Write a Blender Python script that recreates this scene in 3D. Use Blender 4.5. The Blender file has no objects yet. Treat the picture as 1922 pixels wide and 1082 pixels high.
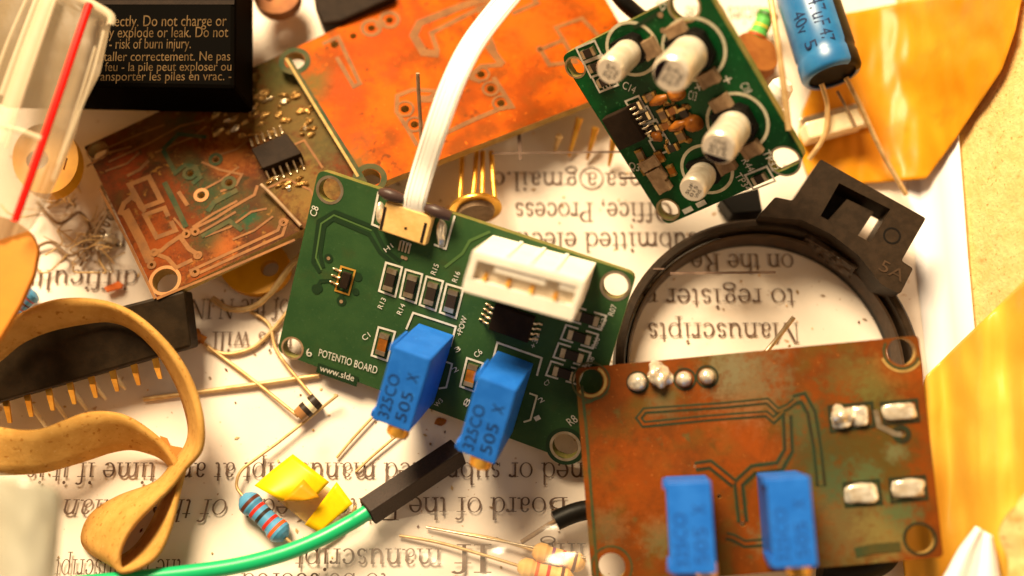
import bpy, bmesh, math, random
from mathutils import Vector, Matrix, noise
random.seed(7)
S = bpy.context.scene
COL = S.collection

# ------------------------------------------------------------------ camera, light, exposure (1 unit = 1 cm)
W, H = 1922, 1082
TH, DIST, LENS = math.radians(15), 11.5, 35.4
FPX = LENS / 36 * W
CAM = Vector((0, -DIST * math.sin(TH), DIST * math.cos(TH)))
AX = Vector((1, 0, 0)); AU = Vector((0, math.cos(TH), math.sin(TH))); AF = Vector((0, math.sin(TH), -math.cos(TH)))
cd = bpy.data.cameras.new('camera'); co = bpy.data.objects.new('camera', cd); COL.objects.link(co)
co.location = CAM; co.rotation_euler = (TH, 0, 0)
cd.lens = LENS; cd.sensor_width = 36; cd.clip_start = 0.05; cd.clip_end = 300
cd.dof.use_dof = True; cd.dof.focus_distance = 10.75; cd.dof.aperture_fstop = 0.082; cd.dof.aperture_blades = 0
S.camera = co
S.view_settings.view_transform = 'Standard'; S.view_settings.look = 'None'
S.view_settings.exposure = 0.0; S.view_settings.gamma = 1.0
wd = bpy.data.worlds.new('World'); S.world = wd; wd.use_nodes = True
wd.node_tree.nodes['Background'].inputs[0].default_value = (1.0, 0.72, 0.50, 1)
wd.node_tree.nodes['Background'].inputs[1].default_value = 0.22


def area(name, loc, target, size, power, color):
    l = bpy.data.lights.new(name, 'AREA'); l.shape = 'DISK'; l.size = size; l.energy = power; l.color = color
    o = bpy.data.objects.new(name, l); COL.objects.link(o); o.location = loc
    o.rotation_euler = (Vector(target) - Vector(loc)).to_track_quat('-Z', 'Y').to_euler()
    return o


area('room_lamp', (-8, 17, 22), (0.8, 0, 0), 13, 26500, (1.0, 0.775, 0.48))
area('added_fill', (20, -10, 22), (0, 0, 0), 14, 900, (1.0, 0.80, 0.55))  # added soft fill from the lower right, no such lamp in the place
S.cycles.use_denoising = True
S.cycles.max_bounces = 8; S.cycles.transparent_max_bounces = 16


# ------------------------------------------------------------------ pixels of the survey -> points of the place
def ray(p):
    return AX * ((p[0] - W / 2) / FPX) - AU * ((p[1] - H / 2) / FPX) + AF


def at(p, z=0.0):
    r = ray(p); return CAM + r * ((z - CAM.z) / r.z)


def topx(P):
    d = P - CAM; z = d.dot(AF); return Vector((W / 2 + FPX * d.dot(AX) / z, H / 2 - FPX * d.dot(AU) / z))


class PL:
    def __init__(self, p, z, n):
        self.n = Vector(n).normalized(); self.o = at(p, z)
        self.u = (AX - self.n * AX.dot(self.n)).normalized(); self.v = self.n.cross(self.u)

    def at(self, p, h=0.0):
        r = ray(p); return CAM + r * ((self.o + self.n * h - CAM).dot(self.n) / r.dot(self.n))

    def loc(self, P):
        d = P - self.o; return d.dot(self.u), d.dot(self.v)

    def pt(self, x, y, h=0.0):
        return self.o + self.u * x + self.v * y + self.n * h


FLOOR = PL((961, 541), 0.0, (0, 0, 1))


# ------------------------------------------------------------------ materials
def mat(name, c, rough=0.5, metal=0.0, c2=None, nscale=3.0, ndetail=6, lo=0.35, hi=0.65, bump=0.0, bscale=20.0,
        spec=0.2, stains=None, speck=None, coat=0.0, stretch=None, rough2=None, sss=0.0):
    m = bpy.data.materials.new(name); m.use_nodes = True
    nt = m.node_tree; N = nt.nodes; L = nt.links; b = N['Principled BSDF']
    b.inputs['Base Color'].default_value = (*c, 1); b.inputs['Roughness'].default_value = rough
    b.inputs['Metallic'].default_value = metal; b.inputs['Specular IOR Level'].default_value = spec
    b.inputs['Coat Weight'].default_value = coat; b.inputs['Coat Roughness'].default_value = 0.15
    if sss:
        b.inputs['Subsurface Weight'].default_value = sss; b.inputs['Subsurface Radius'].default_value = (0.1, 0.08, 0.06)
        b.inputs['Subsurface Scale'].default_value = 0.5
    tc = N.new('ShaderNodeTexCoord'); vec = tc.outputs['Object']
    if stretch:
        mp = N.new('ShaderNodeMapping'); mp.inputs['Scale'].default_value = stretch; L.new(vec, mp.inputs[0]); vec = mp.outputs[0]

    def nz(scale, detail=6, rgh=0.6):
        n = N.new('ShaderNodeTexNoise'); n.inputs['Scale'].default_value = scale; n.inputs['Detail'].default_value = detail
        n.inputs['Roughness'].default_value = rgh; L.new(vec, n.inputs['Vector']); return n

    def ramp(src, a, bb):
        r = N.new('ShaderNodeMapRange'); r.inputs[1].default_value = a; r.inputs[2].default_value = bb
        r.interpolation_type = 'SMOOTHSTEP'; L.new(src, r.inputs[0]); return r.outputs[0]

    def mix(fac, a, bcol):
        x = N.new('ShaderNodeMix'); x.data_type = 'RGBA'; L.new(fac, x.inputs[0])
        if isinstance(a, tuple): x.inputs[6].default_value = (*a, 1)
        else: L.new(a, x.inputs[6])
        x.inputs[7].default_value = (*bcol, 1); return x.outputs[2]
    colour = c
    if c2:
        f = ramp(nz(nscale, ndetail).outputs['Fac'], lo, hi)
        colour = mix(f, c, c2)
        if rough2 is not None:
            rr = N.new('ShaderNodeMapRange'); rr.inputs[3].default_value = rough; rr.inputs[4].default_value = rough2
            L.new(f, rr.inputs[0]); L.new(rr.outputs[0], b.inputs['Roughness'])
    if speck:
        for (sc, lo_, hi_, colr) in speck:
            colour = mix(ramp(nz(sc, 3, 0.5).outputs['Fac'], lo_, hi_), colour, colr)
    if stains:
        for (cen, r, colr, amt) in stains:
            d = N.new('ShaderNodeVectorMath'); d.operation = 'DISTANCE'; L.new(tc.outputs['Object'], d.inputs[0])
            d.inputs[1].default_value = cen
            n = nz(11.0, 8, 0.75); ad = N.new('ShaderNodeMath'); ad.operation = 'MULTIPLY_ADD'
            L.new(n.outputs['Fac'], ad.inputs[0]); ad.inputs[1].default_value = 3.4 * r; L.new(d.outputs['Value'], ad.inputs[2])
            k = N.new('ShaderNodeMath'); k.operation = 'MULTIPLY'; L.new(ramp(ad.outputs[0], 3.1 * r, 1.8 * r), k.inputs[0])
            k.inputs[1].default_value = amt
            colour = mix(k.outputs[0], colour, colr)
    if not isinstance(colour, tuple):
        L.new(colour, b.inputs['Base Color'])
    if bump:
        bp = N.new('ShaderNodeBump'); bp.inputs['Strength'].default_value = bump; bp.inputs['Distance'].default_value = 0.02
        L.new(nz(bscale, 5).outputs['Fac'], bp.inputs['Height']); L.new(bp.outputs[0], b.inputs['Normal'])
    return m


def sheet_mat(name, c, alpha, rough=0.25, gloss=0.12, c2=None, nscale=2.0):
    """thin plastic film: part of the light goes straight through"""
    m = mat(name, c, rough, spec=0.15, c2=c2, nscale=nscale, bump=0.15, bscale=6)
    nt = m.node_tree; N = nt.nodes; L = nt.links; b = N['Principled BSDF']; out = N['Material Output']
    t = N.new('ShaderNodeBsdfTransparent'); g = N.new('ShaderNodeBsdfGlossy'); g.inputs['Roughness'].default_value = rough
    x = N.new('ShaderNodeMixShader'); x.inputs[0].default_value = alpha; L.new(t.outputs[0], x.inputs[1]); L.new(b.outputs[0], x.inputs[2])
    y = N.new('ShaderNodeMixShader'); y.inputs[0].default_value = gloss; L.new(x.outputs[0], y.inputs[1]); L.new(g.outputs[0], y.inputs[2])
    L.new(y.outputs[0], out.inputs['Surface'])
    return m


M = {}
M['paper'] = mat('paper', (0.77, 0.67, 0.58), 0.75, c2=(0.83, 0.745, 0.66), nscale=0.5, bump=0.25, bscale=1.6,
                 speck=[(7.0, 0.69, 0.75, (0.50, 0.33, 0.20)), (18.0, 0.70, 0.76, (0.45, 0.28, 0.16)), (1.3, 0.58, 0.85, (0.64, 0.51, 0.40))])
M['liner'] = mat('white_paper', (0.86, 0.83, 0.86), 0.7, bump=0.1, bscale=3)
M['ink'] = mat('ink', (0.12, 0.075, 0.055), 0.8, c2=(0.23, 0.155, 0.115), nscale=4, lo=0.45, hi=0.7)
M['cardboard'] = mat('cardboard', (0.75, 0.50, 0.19), 0.9, c2=(0.83, 0.59, 0.26), nscale=6, bump=0.8, bscale=16,
                     speck=[(3, 0.56, 0.75, (0.52, 0.29, 0.08)), (26, 0.60, 0.74, (0.48, 0.27, 0.08))])
M['tape'] = mat('tape', (0.54, 0.215, 0.006), 0.4, c2=(0.62, 0.27, 0.011), nscale=1.2, coat=0.08, bump=0.12, bscale=3,
                speck=[(2.0, 0.54, 0.72, (0.50, 0.19, 0.008))])
M['tape_bright'] = mat('tape_bright', (0.74, 0.41, 0.045), 0.36, c2=(0.80, 0.48, 0.07), nscale=0.8, coat=0.2, bump=0.06,
                       bscale=2.5)
M['black'] = mat('black_plastic', (0.005, 0.004, 0.003), 0.45, spec=0.15, bump=0.1, bscale=30)
M['battery'] = mat('battery_black', (0.002, 0.0015, 0.001), 0.6, spec=0.01)
M['brownblack'] = mat('ring_plastic', (0.019, 0.0115, 0.006), 0.5, c2=(0.030, 0.018, 0.010), nscale=9, bump=0.15, bscale=25, spec=0.15)
M['ringlip'] = mat('ring_lip', (0.065, 0.038, 0.022), 0.4, c2=(0.04, 0.024, 0.014), nscale=5, bump=0.2, bscale=14)  # lighter than the ring plastic: light on the lip put into colour
M['chip'] = mat('chip_epoxy', (0.014, 0.0075, 0.004), 0.7, c2=(0.020, 0.011, 0.006), nscale=8, bump=0.2, bscale=30, spec=0.12)
M['dip'] = mat('dip_epoxy', (0.014, 0.008, 0.003), 0.5, c2=(0.024, 0.014, 0.006), nscale=5, bump=0.15, bscale=22, spec=0.12)
M['solder'] = mat('solder', (0.92, 0.85, 0.72), 0.25, metal=0.55, c2=(0.66, 0.55, 0.40), nscale=9, bump=0.3, bscale=9)
M['tin'] = mat('tin', (0.72, 0.60, 0.42), 0.3, metal=0.9, c2=(0.5, 0.37, 0.22), nscale=7)
M['gold'] = mat('gold', (0.95, 0.55, 0.10), 0.3, metal=0.85, c2=(0.75, 0.36, 0.05), nscale=5)
M['brass'] = mat('brass', (0.90, 0.50, 0.09), 0.35, metal=0.6, c2=(0.7, 0.33, 0.05), nscale=9)
M['lead'] = mat('lead_wire', (0.66, 0.46, 0.22), 0.42, metal=0.4, c2=(0.50, 0.31, 0.13), nscale=8)
M['blue'] = mat('blue_plastic', (0.012, 0.128, 0.55), 0.42, c2=(0.018, 0.155, 0.62), nscale=6, bump=0.12, bscale=25, spec=0.2, speck=[(16, 0.69, 0.76, (0.04, 0.26, 0.75)), (5, 0.62, 0.8, (0.010, 0.115, 0.50))])
M['blue_ink'] = mat('blue_ink', (0.008, 0.022, 0.075), 0.6)
M['blue_ink_faint'] = mat('faint_blue_ink', (0.010, 0.070, 0.33), 0.6)
M['capblue'] = mat('cap_sleeve', (0.014, 0.125, 0.33), 0.32, c2=(0.022, 0.16, 0.38), nscale=4, spec=0.5)
M['resblue'] = mat('resistor_blue', (0.075, 0.28, 0.50), 0.35, spec=0.5)
M['restan'] = mat('resistor_tan', (0.74, 0.42, 0.12), 0.45, c2=(0.82, 0.52, 0.2), nscale=6)
M['red'] = mat('red_band', (0.55, 0.025, 0.012), 0.45)
M['brown'] = mat('brown_band', (0.10, 0.025, 0.012), 0.45)
M['orange_band'] = mat('orange_band', (0.72, 0.11, 0.02), 0.45)
M['violet'] = mat('violet_band', (0.22, 0.06, 0.16), 0.45)
M['greenband'] = mat('green_band', (0.10, 0.42, 0.08), 0.45)
M['yellowband'] = mat('yellow_band', (0.7, 0.5, 0.03), 0.45)
M['zip'] = mat('zip_red', (0.95, 0.006, 0.002), 0.5, spec=0.2)
M['fr4'] = mat('board_edge', (0.34, 0.21, 0.06), 0.6, c2=(0.46, 0.30, 0.09), nscale=8, bump=0.3, bscale=24)
M['fr4green'] = mat('green_board_edge', (0.22, 0.17, 0.05), 0.6, c2=(0.12, 0.14, 0.03), nscale=6, bump=0.3, bscale=24)
M['silk'] = mat('silkscreen', (0.66, 0.63, 0.56), 0.6, c2=(0.52, 0.49, 0.42), nscale=14)
M['silkdim'] = mat('silkscreen_pale', (0.66, 0.63, 0.46), 0.6, c2=(0.56, 0.50, 0.34), nscale=14)
M['mask'] = mat('green_mask', (0.020, 0.060, 0.018), 0.5, c2=(0.029, 0.075, 0.022), nscale=2.5, bump=0.06, bscale=40, spec=0.2,
                speck=[(30, 0.6, 0.75, (0.038, 0.085, 0.03)), (3.5, 0.56, 0.78, (0.034, 0.062, 0.018))])
M['maskdark'] = mat('mask_gap', (0.010, 0.030, 0.010), 0.5, spec=0.25)
M['maskolive'] = mat('mask_over_trace', (0.065, 0.135, 0.035), 0.45, spec=0.4)
M['mask2'] = mat('emerald_mask', (0.001, 0.075, 0.015), 0.42, c2=(0.001, 0.036, 0.008), nscale=1.6, spec=0.2, speck=[(24, 0.6, 0.75, (0.03, 0.16, 0.05))])
M['white'] = mat('white_nylon', (0.86, 0.81, 0.72), 0.5, c2=(0.80, 0.74, 0.64), nscale=3, sss=0.15)
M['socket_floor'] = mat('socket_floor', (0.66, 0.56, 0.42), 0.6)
M['ffc'] = mat('ribbon_white', (0.86, 0.84, 0.78), 0.35, spec=0.5)
M['ffcgrey'] = mat('ribbon_conductor', (0.74, 0.68, 0.56), 0.35, metal=0.3)
M['tan'] = mat('tan_plastic', (0.66, 0.40, 0.13), 0.5, c2=(0.74, 0.48, 0.18), nscale=8, bump=0.15, bscale=22)
M['latch'] = mat('latch_brown', (0.055, 0.032, 0.028), 0.32, bump=0.4, bscale=8)
M['alu'] = mat('aluminium', (0.80, 0.74, 0.62), 0.3, metal=0.4, c2=(0.66, 0.57, 0.43), nscale=5, stretch=(1, 1, 4))
M['alutop'] = mat('can_top', (0.74, 0.66, 0.56), 0.45, metal=0.25)
M['captext'] = mat('can_ink', (0.010, 0.006, 0.008), 0.7, spec=0.03)
M['smd'] = mat('smd_tan', (0.22, 0.135, 0.075), 0.45, c2=(0.32, 0.21, 0.12), nscale=9, spec=0.2)
M['smdblack'] = mat('smd_black', (0.03, 0.02, 0.014), 0.4)
M['amber'] = mat('amber_epoxy', (0.34, 0.11, 0.012), 0.3, c2=(0.22, 0.07, 0.01), nscale=9)
M['rubber'] = mat('rubber', (0.45, 0.235, 0.052), 0.9, c2=(0.53, 0.295, 0.075), nscale=5, bump=0.25, bscale=18, sss=0.1, speck=[(16, 0.60, 0.72, (0.33, 0.14, 0.022)), (40, 0.68, 0.75, (0.58, 0.38, 0.15))])
M['wiregreen'] = mat('green_insulation', (0.006, 0.42, 0.155), 0.32, spec=0.5)
M['dupont'] = mat('dupont_black', (0.022, 0.013, 0.009), 0.4, c2=(0.036, 0.02, 0.014), nscale=14, stretch=(3, 3, 3), bump=0.2, bscale=22,
                  speck=[(40, 0.70, 0.76, (0.14, 0.09, 0.06))])
M['yellowtape'] = mat('yellow_tape', (0.84, 0.55, 0.004), 0.35, c2=(0.76, 0.44, 0.003), nscale=3)
M['yellowtape_thin'] = sheet_mat('yellow_film', (0.9, 0.55, 0.08), 0.55, 0.3)
M['film'] = sheet_mat('clear_film', (0.85, 0.80, 0.72), 0.10, 0.2, 0.045)
M['bag'] = sheet_mat('bag_film', (0.32, 0.24, 0.145), 0.64, 0.35, 0.004, c2=(0.27, 0.20, 0.12), nscale=0.9)
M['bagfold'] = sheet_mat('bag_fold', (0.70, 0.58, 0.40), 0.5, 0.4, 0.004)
M['frost'] = sheet_mat('frosted_plastic', (0.52, 0.50, 0.40), 0.85, 0.3, 0.08, c2=(0.42, 0.40, 0.31), nscale=0.8)
M['yellow'] = mat('yellow_plastic', (0.68, 0.31, 0.007), 0.4, c2=(0.58, 0.24, 0.006), nscale=2)
M['tab'] = mat('amber_card', (0.56, 0.20, 0.010), 0.5, c2=(0.50, 0.17, 0.009), nscale=2)
M['copperdisc'] = mat('copper_disc', (0.30, 0.105, 0.02), 0.6, metal=0.0, c2=(0.20, 0.06, 0.01), nscale=3)
M['crystal'] = mat('crystal_can', (0.92, 0.82, 0.58), 0.3, metal=0.1, c2=(0.86, 0.7, 0.42), nscale=4)
M['batterytext'] = mat('battery_print', (0.12, 0.075, 0.035), 0.9, c2=(0.06, 0.036, 0.016), nscale=9, spec=0.02)
M['hole'] = mat('hole_dark', (0.012, 0.006, 0.004), 0.8)  # near-black patches stand in for shade inside slots and openings
M['groove'] = mat('etched_groove', (0.060, 0.050, 0.012), 0.55, c2=(0.030, 0.045, 0.016), nscale=7)
M['groovedark'] = mat('etched_groove_dark', (0.022, 0.016, 0.005), 0.6, c2=(0.014, 0.026, 0.010), nscale=6)
M['etch'] = mat('etched_line', (0.23, 0.085, 0.013), 0.6, c2=(0.15, 0.055, 0.009), nscale=5)
M['etch2'] = mat('etched_pale', (0.40, 0.15, 0.03), 0.5, c2=(0.30, 0.15, 0.04), nscale=4)
M['patina'] = mat('patina_line', (0.016, 0.036, 0.010), 0.7, c2=(0.06, 0.05, 0.012), nscale=6)
M['scrap'] = mat('orange_scrap', (0.72, 0.16, 0.025), 0.6)
M['flux'] = mat('flux_solder', (0.50, 0.30, 0.10), 0.32, metal=0.6, c2=(0.24, 0.12, 0.03), nscale=9, bump=0.5, bscale=12)
M['diodeglass'] = mat('diode_glass', (0.30, 0.14, 0.05), 0.15, spec=0.6)


# ------------------------------------------------------------------ mesh helpers
class MB:
    def __init__(self): self.v = []; self.f = []; self.m = []; self.mats = []; self.sm = []; self._h = 0.0

    def mi(self, m):
        if m not in self.mats: self.mats.append(m)
        return self.mats.index(m)

    def add(self, vs, fs, m, smooth=False):
        b = len(self.v); k = self.mi(m); self.v += [Vector(x) for x in vs]
        for f in fs: self.f.append([b + i for i in f]); self.m.append(k); self.sm.append(smooth)

    def lift(self):
        self._h += 0.00012; return self._h

    def prism(self, top, vec, m, mside=None):
        n = len(top); bot = [p + vec for p in top]
        self.add(top + bot, [list(range(n)), list(range(2 * n - 1, n - 1, -1))], m)
        self.add(top + bot, [[i, i + n, (i + 1) % n + n, (i + 1) % n] for i in range(n)], mside or m)

    def block(self, pl, quad, h, m, h0=0.0, mside=None):
        self.prism([pl.at(q, h) for q in quad], -pl.n * (h - h0), m, mside)

    def sheet(self, pl, poly, h, m):
        self.add([pl.at(p, h + self.lift()) for p in poly], [list(range(len(poly)))], m)

    def ribbon(self, pl, pts, w, h, m, closed=False):
        h += self.lift()
        P = [Vector(pl.loc(pl.at(p))) for p in pts]; n = len(P); L = []; R = []
        for i in range(n):
            a = P[i - 1] if (i > 0 or closed) else None; c = P[(i + 1) % n] if (i < n - 1 or closed) else None
            d1 = (P[i] - a).normalized() if a is not None else None; d2 = (c - P[i]).normalized() if c is not None else None
            d1 = d1 if d1 is not None else d2; d2 = d2 if d2 is not None else d1
            t = d1 + d2
            t = t.normalized() if t.length > 1e-6 else d1
            k = 1 / max(0.5, t.dot(d1)); nn = Vector((-t.y, t.x)) * (w / 2 * k)
            L.append(P[i] + nn); R.append(P[i] - nn)
        vs = [pl.pt(q.x, q.y, h) for q in L] + [pl.pt(q.x, q.y, h) for q in R]
        self.add(vs, [[i, i + n, (i + 1) % n + n, (i + 1) % n] for i in range(n if closed else n - 1)], m)

    def ring(self, pl, c, r0, r1, h, m, a0=0, a1=360, n=36):
        h += self.lift(); x, y = pl.loc(pl.at(c)); vs = []
        for i in range(n + 1):
            a = math.radians(a0 + (a1 - a0) * i / n)
            vs += [pl.pt(x + r0 * math.cos(a), y + r0 * math.sin(a), h), pl.pt(x + r1 * math.cos(a), y + r1 * math.sin(a), h)]
        self.add(vs, [[2 * i, 2 * i + 1, 2 * i + 3, 2 * i + 2] for i in range(n)], m)

    def disc(self, pl, c, r, h, m, n=24):
        h += self.lift(); x, y = pl.loc(pl.at(c))
        self.add([pl.pt(x + r * math.cos(6.28318 * i / n), y + r * math.sin(6.28318 * i / n), h) for i in range(n)], [list(range(n))], m)

    def tube(self, pts, r, m, seg=10, caps=True):
        pts = [Vector(p) for p in pts]; n = len(pts)
        rad = r if isinstance(r, (list, tuple)) else [r] * n
        vs = []; ref = None
        for i in range(n):
            t = (pts[min(i + 1, n - 1)] - pts[max(i - 1, 0)]).normalized()
            if ref is None:
                ref = t.orthogonal().normalized()
            ref = (ref - t * ref.dot(t)).normalized(); b = t.cross(ref)
            for k in range(seg):
                a = 2 * math.pi * k / seg; vs.append(pts[i] + (ref * math.cos(a) + b * math.sin(a)) * rad[i])
        fs = [[i * seg + k, i * seg + (k + 1) % seg, (i + 1) * seg + (k + 1) % seg, (i + 1) * seg + k] for i in range(n - 1) for k in range(seg)]
        self.add(vs, fs, m, True)
        if caps:
            self.add(vs[:seg], [list(range(seg))[::-1]], m); self.add(vs[-seg:], [list(range(seg))], m)

    def lathe(self, o, d, prof, m, seg=28, mats=None):
        """prof: (t along the axis, radius); mats: one material per ring of faces"""
        d = d.normalized(); a = d.orthogonal().normalized(); b = d.cross(a); n = len(prof)
        vs = [o + d * t + (a * math.cos(2 * math.pi * k / seg) + b * math.sin(2 * math.pi * k / seg)) * max(r, 1e-4) for t, r in prof for k in range(seg)]
        for i in range(n - 1):
            q = vs[i * seg:(i + 2) * seg]
            self.add(q, [[k, (k + 1) % seg, seg + (k + 1) % seg, seg + k] for k in range(seg)], mats[i] if mats else m, True)

    def blob(self, o, n, u, rx, ry, hz, m, seed=0, rough=0.25, flat=False):
        v = n.cross(u); vs = []; A, B = 20, 9
        for j in range(B + 1):
            th = math.pi / 2 * j / B
            for i in range(A):
                a = 2 * math.pi * i / A
                ca, sa = math.cos(a), math.sin(a)
                if flat:
                    q = max(abs(ca), abs(sa)) ** 0.75; ca, sa = ca / q, sa / q
                k = 1 + rough * noise.noise(Vector((ca * 1.3 + seed, sa * 1.3, j * 0.3)))
                st = math.cos(th) ** (0.45 if flat else 0.8)
                vs.append(o + u * (rx * k * st * ca) + v * (ry * k * st * sa) +
                          n * (hz * math.sin(th) * (1 + rough * 1.2 * noise.noise(Vector((ca * st * 1.7, sa * st * 1.7, seed + 3))))))
        fs = [[j * A + i, j * A + (i + 1) % A, (j + 1) * A + (i + 1) % A, (j + 1) * A + i] for j in range(B) for i in range(A)]
        self.add(vs, fs, m, True)

    def absorb(self, me, fn, mfun):
        b = len(self.v); self.v += [fn(x.co) for x in me.vertices]
        for p in me.polygons:
            self.f.append([b + i for i in p.vertices]); self.m.append(self.mi(mfun(p))); self.sm.append(False)

    def build(self, name, parent=None, bevel=0.0, solid=0.0, sub=0, smooth=False, weld=False):
        me = bpy.data.meshes.new(name); off = origin_of(parent)
        me.from_pydata([v - off for v in self.v], [], self.f)
        for k in self.mats: me.materials.append(M[k])
        for p, k, s in zip(me.polygons, self.m, self.sm): p.material_index = k; p.use_smooth = s or smooth
        if weld or bevel or solid or sub:
            bm = bmesh.new(); bm.from_mesh(me); bmesh.ops.remove_doubles(bm, verts=bm.verts, dist=1e-4)
            if not solid: bmesh.ops.recalc_face_normals(bm, faces=bm.faces)
            bm.to_mesh(me); bm.free()
        me.update()
        o = bpy.data.objects.new(name, me); COL.objects.link(o)
        if parent is not None: o.parent = parent
        if solid:
            s = o.modifiers.new('solid', 'SOLIDIFY'); s.thickness = solid; s.offset = 0
        if bevel:
            b = o.modifiers.new('bevel', 'BEVEL'); b.width = bevel; b.segments = 2; b.limit_method = 'ANGLE'; b.angle_limit = math.radians(40)
        if sub:
            s = o.modifiers.new('sub', 'SUBSURF'); s.levels = sub; s.render_levels = sub
        return o


def origin_of(p):
    v = Vector((0, 0, 0))
    while p is not None: v += p.location; p = p.parent
    return v


def thing(name, label, cat, loc, group=None):
    o = bpy.data.objects.new(name, None); COL.objects.link(o); o.location = loc; o.empty_display_size = 0.1
    o['label'] = label; o['category'] = cat
    if group: o['group'] = group
    return o


def tag(o, label, cat, group=None, kind=None):
    o['label'] = label; o['category'] = cat
    if group: o['group'] = group
    if kind: o['kind'] = kind
    return o


def spline(pts, n=8):
    """Catmull-Rom through the points"""
    P = [Vector(p) for p in pts]; out = []
    for i in range(len(P) - 1):
        p0 = P[max(i - 1, 0)]; p1 = P[i]; p2 = P[i + 1]; p3 = P[min(i + 2, len(P) - 1)]
        for k in range(n):
            t = k / n
            out.append(0.5 * ((2 * p1) + (p2 - p0) * t + (2 * p0 - 5 * p1 + 4 * p2 - p3) * t * t + (3 * p1 - p0 - 3 * p2 + p3) * t ** 3))
    out.append(P[-1]); return out


def px3(lst): return [at((a, b), c) for a, b, c in lst]


_tc = {}


def glyphs(s):
    """flat sans lettering: vertices, faces, width, height"""
    if s not in _tc:
        c = bpy.data.curves.new('t', 'FONT'); c.body = s; c.resolution_u = 3; o = bpy.data.objects.new('t', c); COL.objects.link(o)
        dg = bpy.context.evaluated_depsgraph_get(); me = bpy.data.meshes.new_from_object(o.evaluated_get(dg))
        vs = [v.co.copy() for v in me.vertices]; fs = [list(p.vertices) for p in me.polygons]
        bpy.data.objects.remove(o); bpy.data.curves.remove(c); bpy.data.meshes.remove(me)
        x0 = min(v.x for v in vs); x1 = max(v.x for v in vs)
        _tc[s] = ([Vector((v.x - x0, v.y, 0)) for v in vs], fs, x1 - x0)
    return _tc[s]


def text_on(mb, pl, s, p0, p1, h, m, cap=None):
    """lettering whose baseline runs from pixel p0 to p1 on the plane; cap = capital height in cm"""
    vs, fs, w = glyphs(s); a = pl.at(p0, h); d = pl.at(p1, h) - a; u = d.normalized(); v = pl.n.cross(u)
    k = d.length / w; kv = cap / 0.69 if cap else k; h2 = mb.lift()
    mb.add([a + u * (q.x * k) + v * (q.y * kv) + pl.n * h2 for q in vs], fs, m)


def plate(mb, pl, outline, holes, thick, mtop, mside, h=0.0, rnd=0.0):
    """a board with real holes: outline in pixels of its top face, holes as (pixel, radius cm)"""
    cu = bpy.data.curves.new('c', 'CURVE'); cu.dimensions = '2D'; cu.fill_mode = 'BOTH'; cu.extrude = thick / 2

    def add(pts):
        sp = cu.splines.new('POLY'); sp.points.add(len(pts) - 1); sp.use_cyclic_u = True
        for q, p in zip(sp.points, pts): q.co = (p[0], p[1], 0, 1)
    P = [Vector(pl.loc(pl.at(p, h))) for p in outline]
    if rnd:
        Q = []
        for i in range(len(P)):
            a, b, c = P[i - 1], P[i], P[(i + 1) % len(P)]
            r = min(rnd, (a - b).length / 2.1, (c - b).length / 2.1)
            s = b + (a - b).normalized() * r; e = b + (c - b).normalized() * r
            Q += [s.lerp(b, t).lerp(b.lerp(e, t), t) for t in (0, .25, .5, .75, 1)]
        P = Q
    add(P)
    for (c, r) in holes:
        if isinstance(r, list):
            add([pl.loc(pl.at(q, h)) for q in r]); continue
        x, y = pl.loc(pl.at(c, h)); add([(x + r * math.cos(6.28318 * i / 28), y + r * math.sin(6.28318 * i / 28)) for i in range(28)])
    o = bpy.data.objects.new('c', cu); COL.objects.link(o)
    dg = bpy.context.evaluated_depsgraph_get(); me = bpy.data.meshes.new_from_object(o.evaluated_get(dg))
    mb.absorb(me, lambda v: pl.pt(v.x, v.y, h + v.z - thick / 2),
              lambda p: mtop if (p.normal.z > 0.9 and p.center.z > 0) else mside)
    bpy.data.objects.remove(o); bpy.data.curves.remove(cu); bpy.data.meshes.remove(me)


def loft(A, B, nu, nv, fn):
    """surface between two pixel polylines; fn(px, u, v) -> point"""
    def res(L, n):
        L = [Vector(q) for q in L]; d = [0.0]
        for i in range(1, len(L)): d.append(d[-1] + (L[i] - L[i - 1]).length)
        out = []
        for k in range(n):
            t = d[-1] * k / (n - 1); i = 0
            while i < len(L) - 2 and d[i + 1] < t: i += 1
            out.append(L[i].lerp(L[i + 1], (t - d[i]) / max(1e-9, d[i + 1] - d[i])))
        return out
    A = res(A, nv); B = res(B, nv); vs = []
    for j in range(nv):
        for i in range(nu):
            u = i / (nu - 1); vs.append(fn(A[j].lerp(B[j], u), u, j / (nv - 1)))
    return vs, [[j * nu + i, j * nu + i + 1, (j + 1) * nu + i + 1, (j + 1) * nu + i] for j in range(nv - 1) for i in range(nu - 1)]


# ------------------------------------------------------------------ the box: base, side wall; the printed sheet lining it
WX, WT = 4.80, 0.28                                     # foot of the side wall and its outward lean
WN = Vector((-1, 0, WT)).normalized()


def surf(p, off):
    r = ray(p); tf = (off - CAM.z) / r.z; o = Vector((WX, 0, 0)) + WN * off
    if r.dot(WN) > -1e-4: return CAM + r * tf
    tw = (o - CAM).dot(WN) / r.dot(WN); h = max(0.6 - abs(tf - tw), 0) / 0.6
    return CAM + r * (min(tf, tw) - h * h * 0.6 * 0.25)


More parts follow.
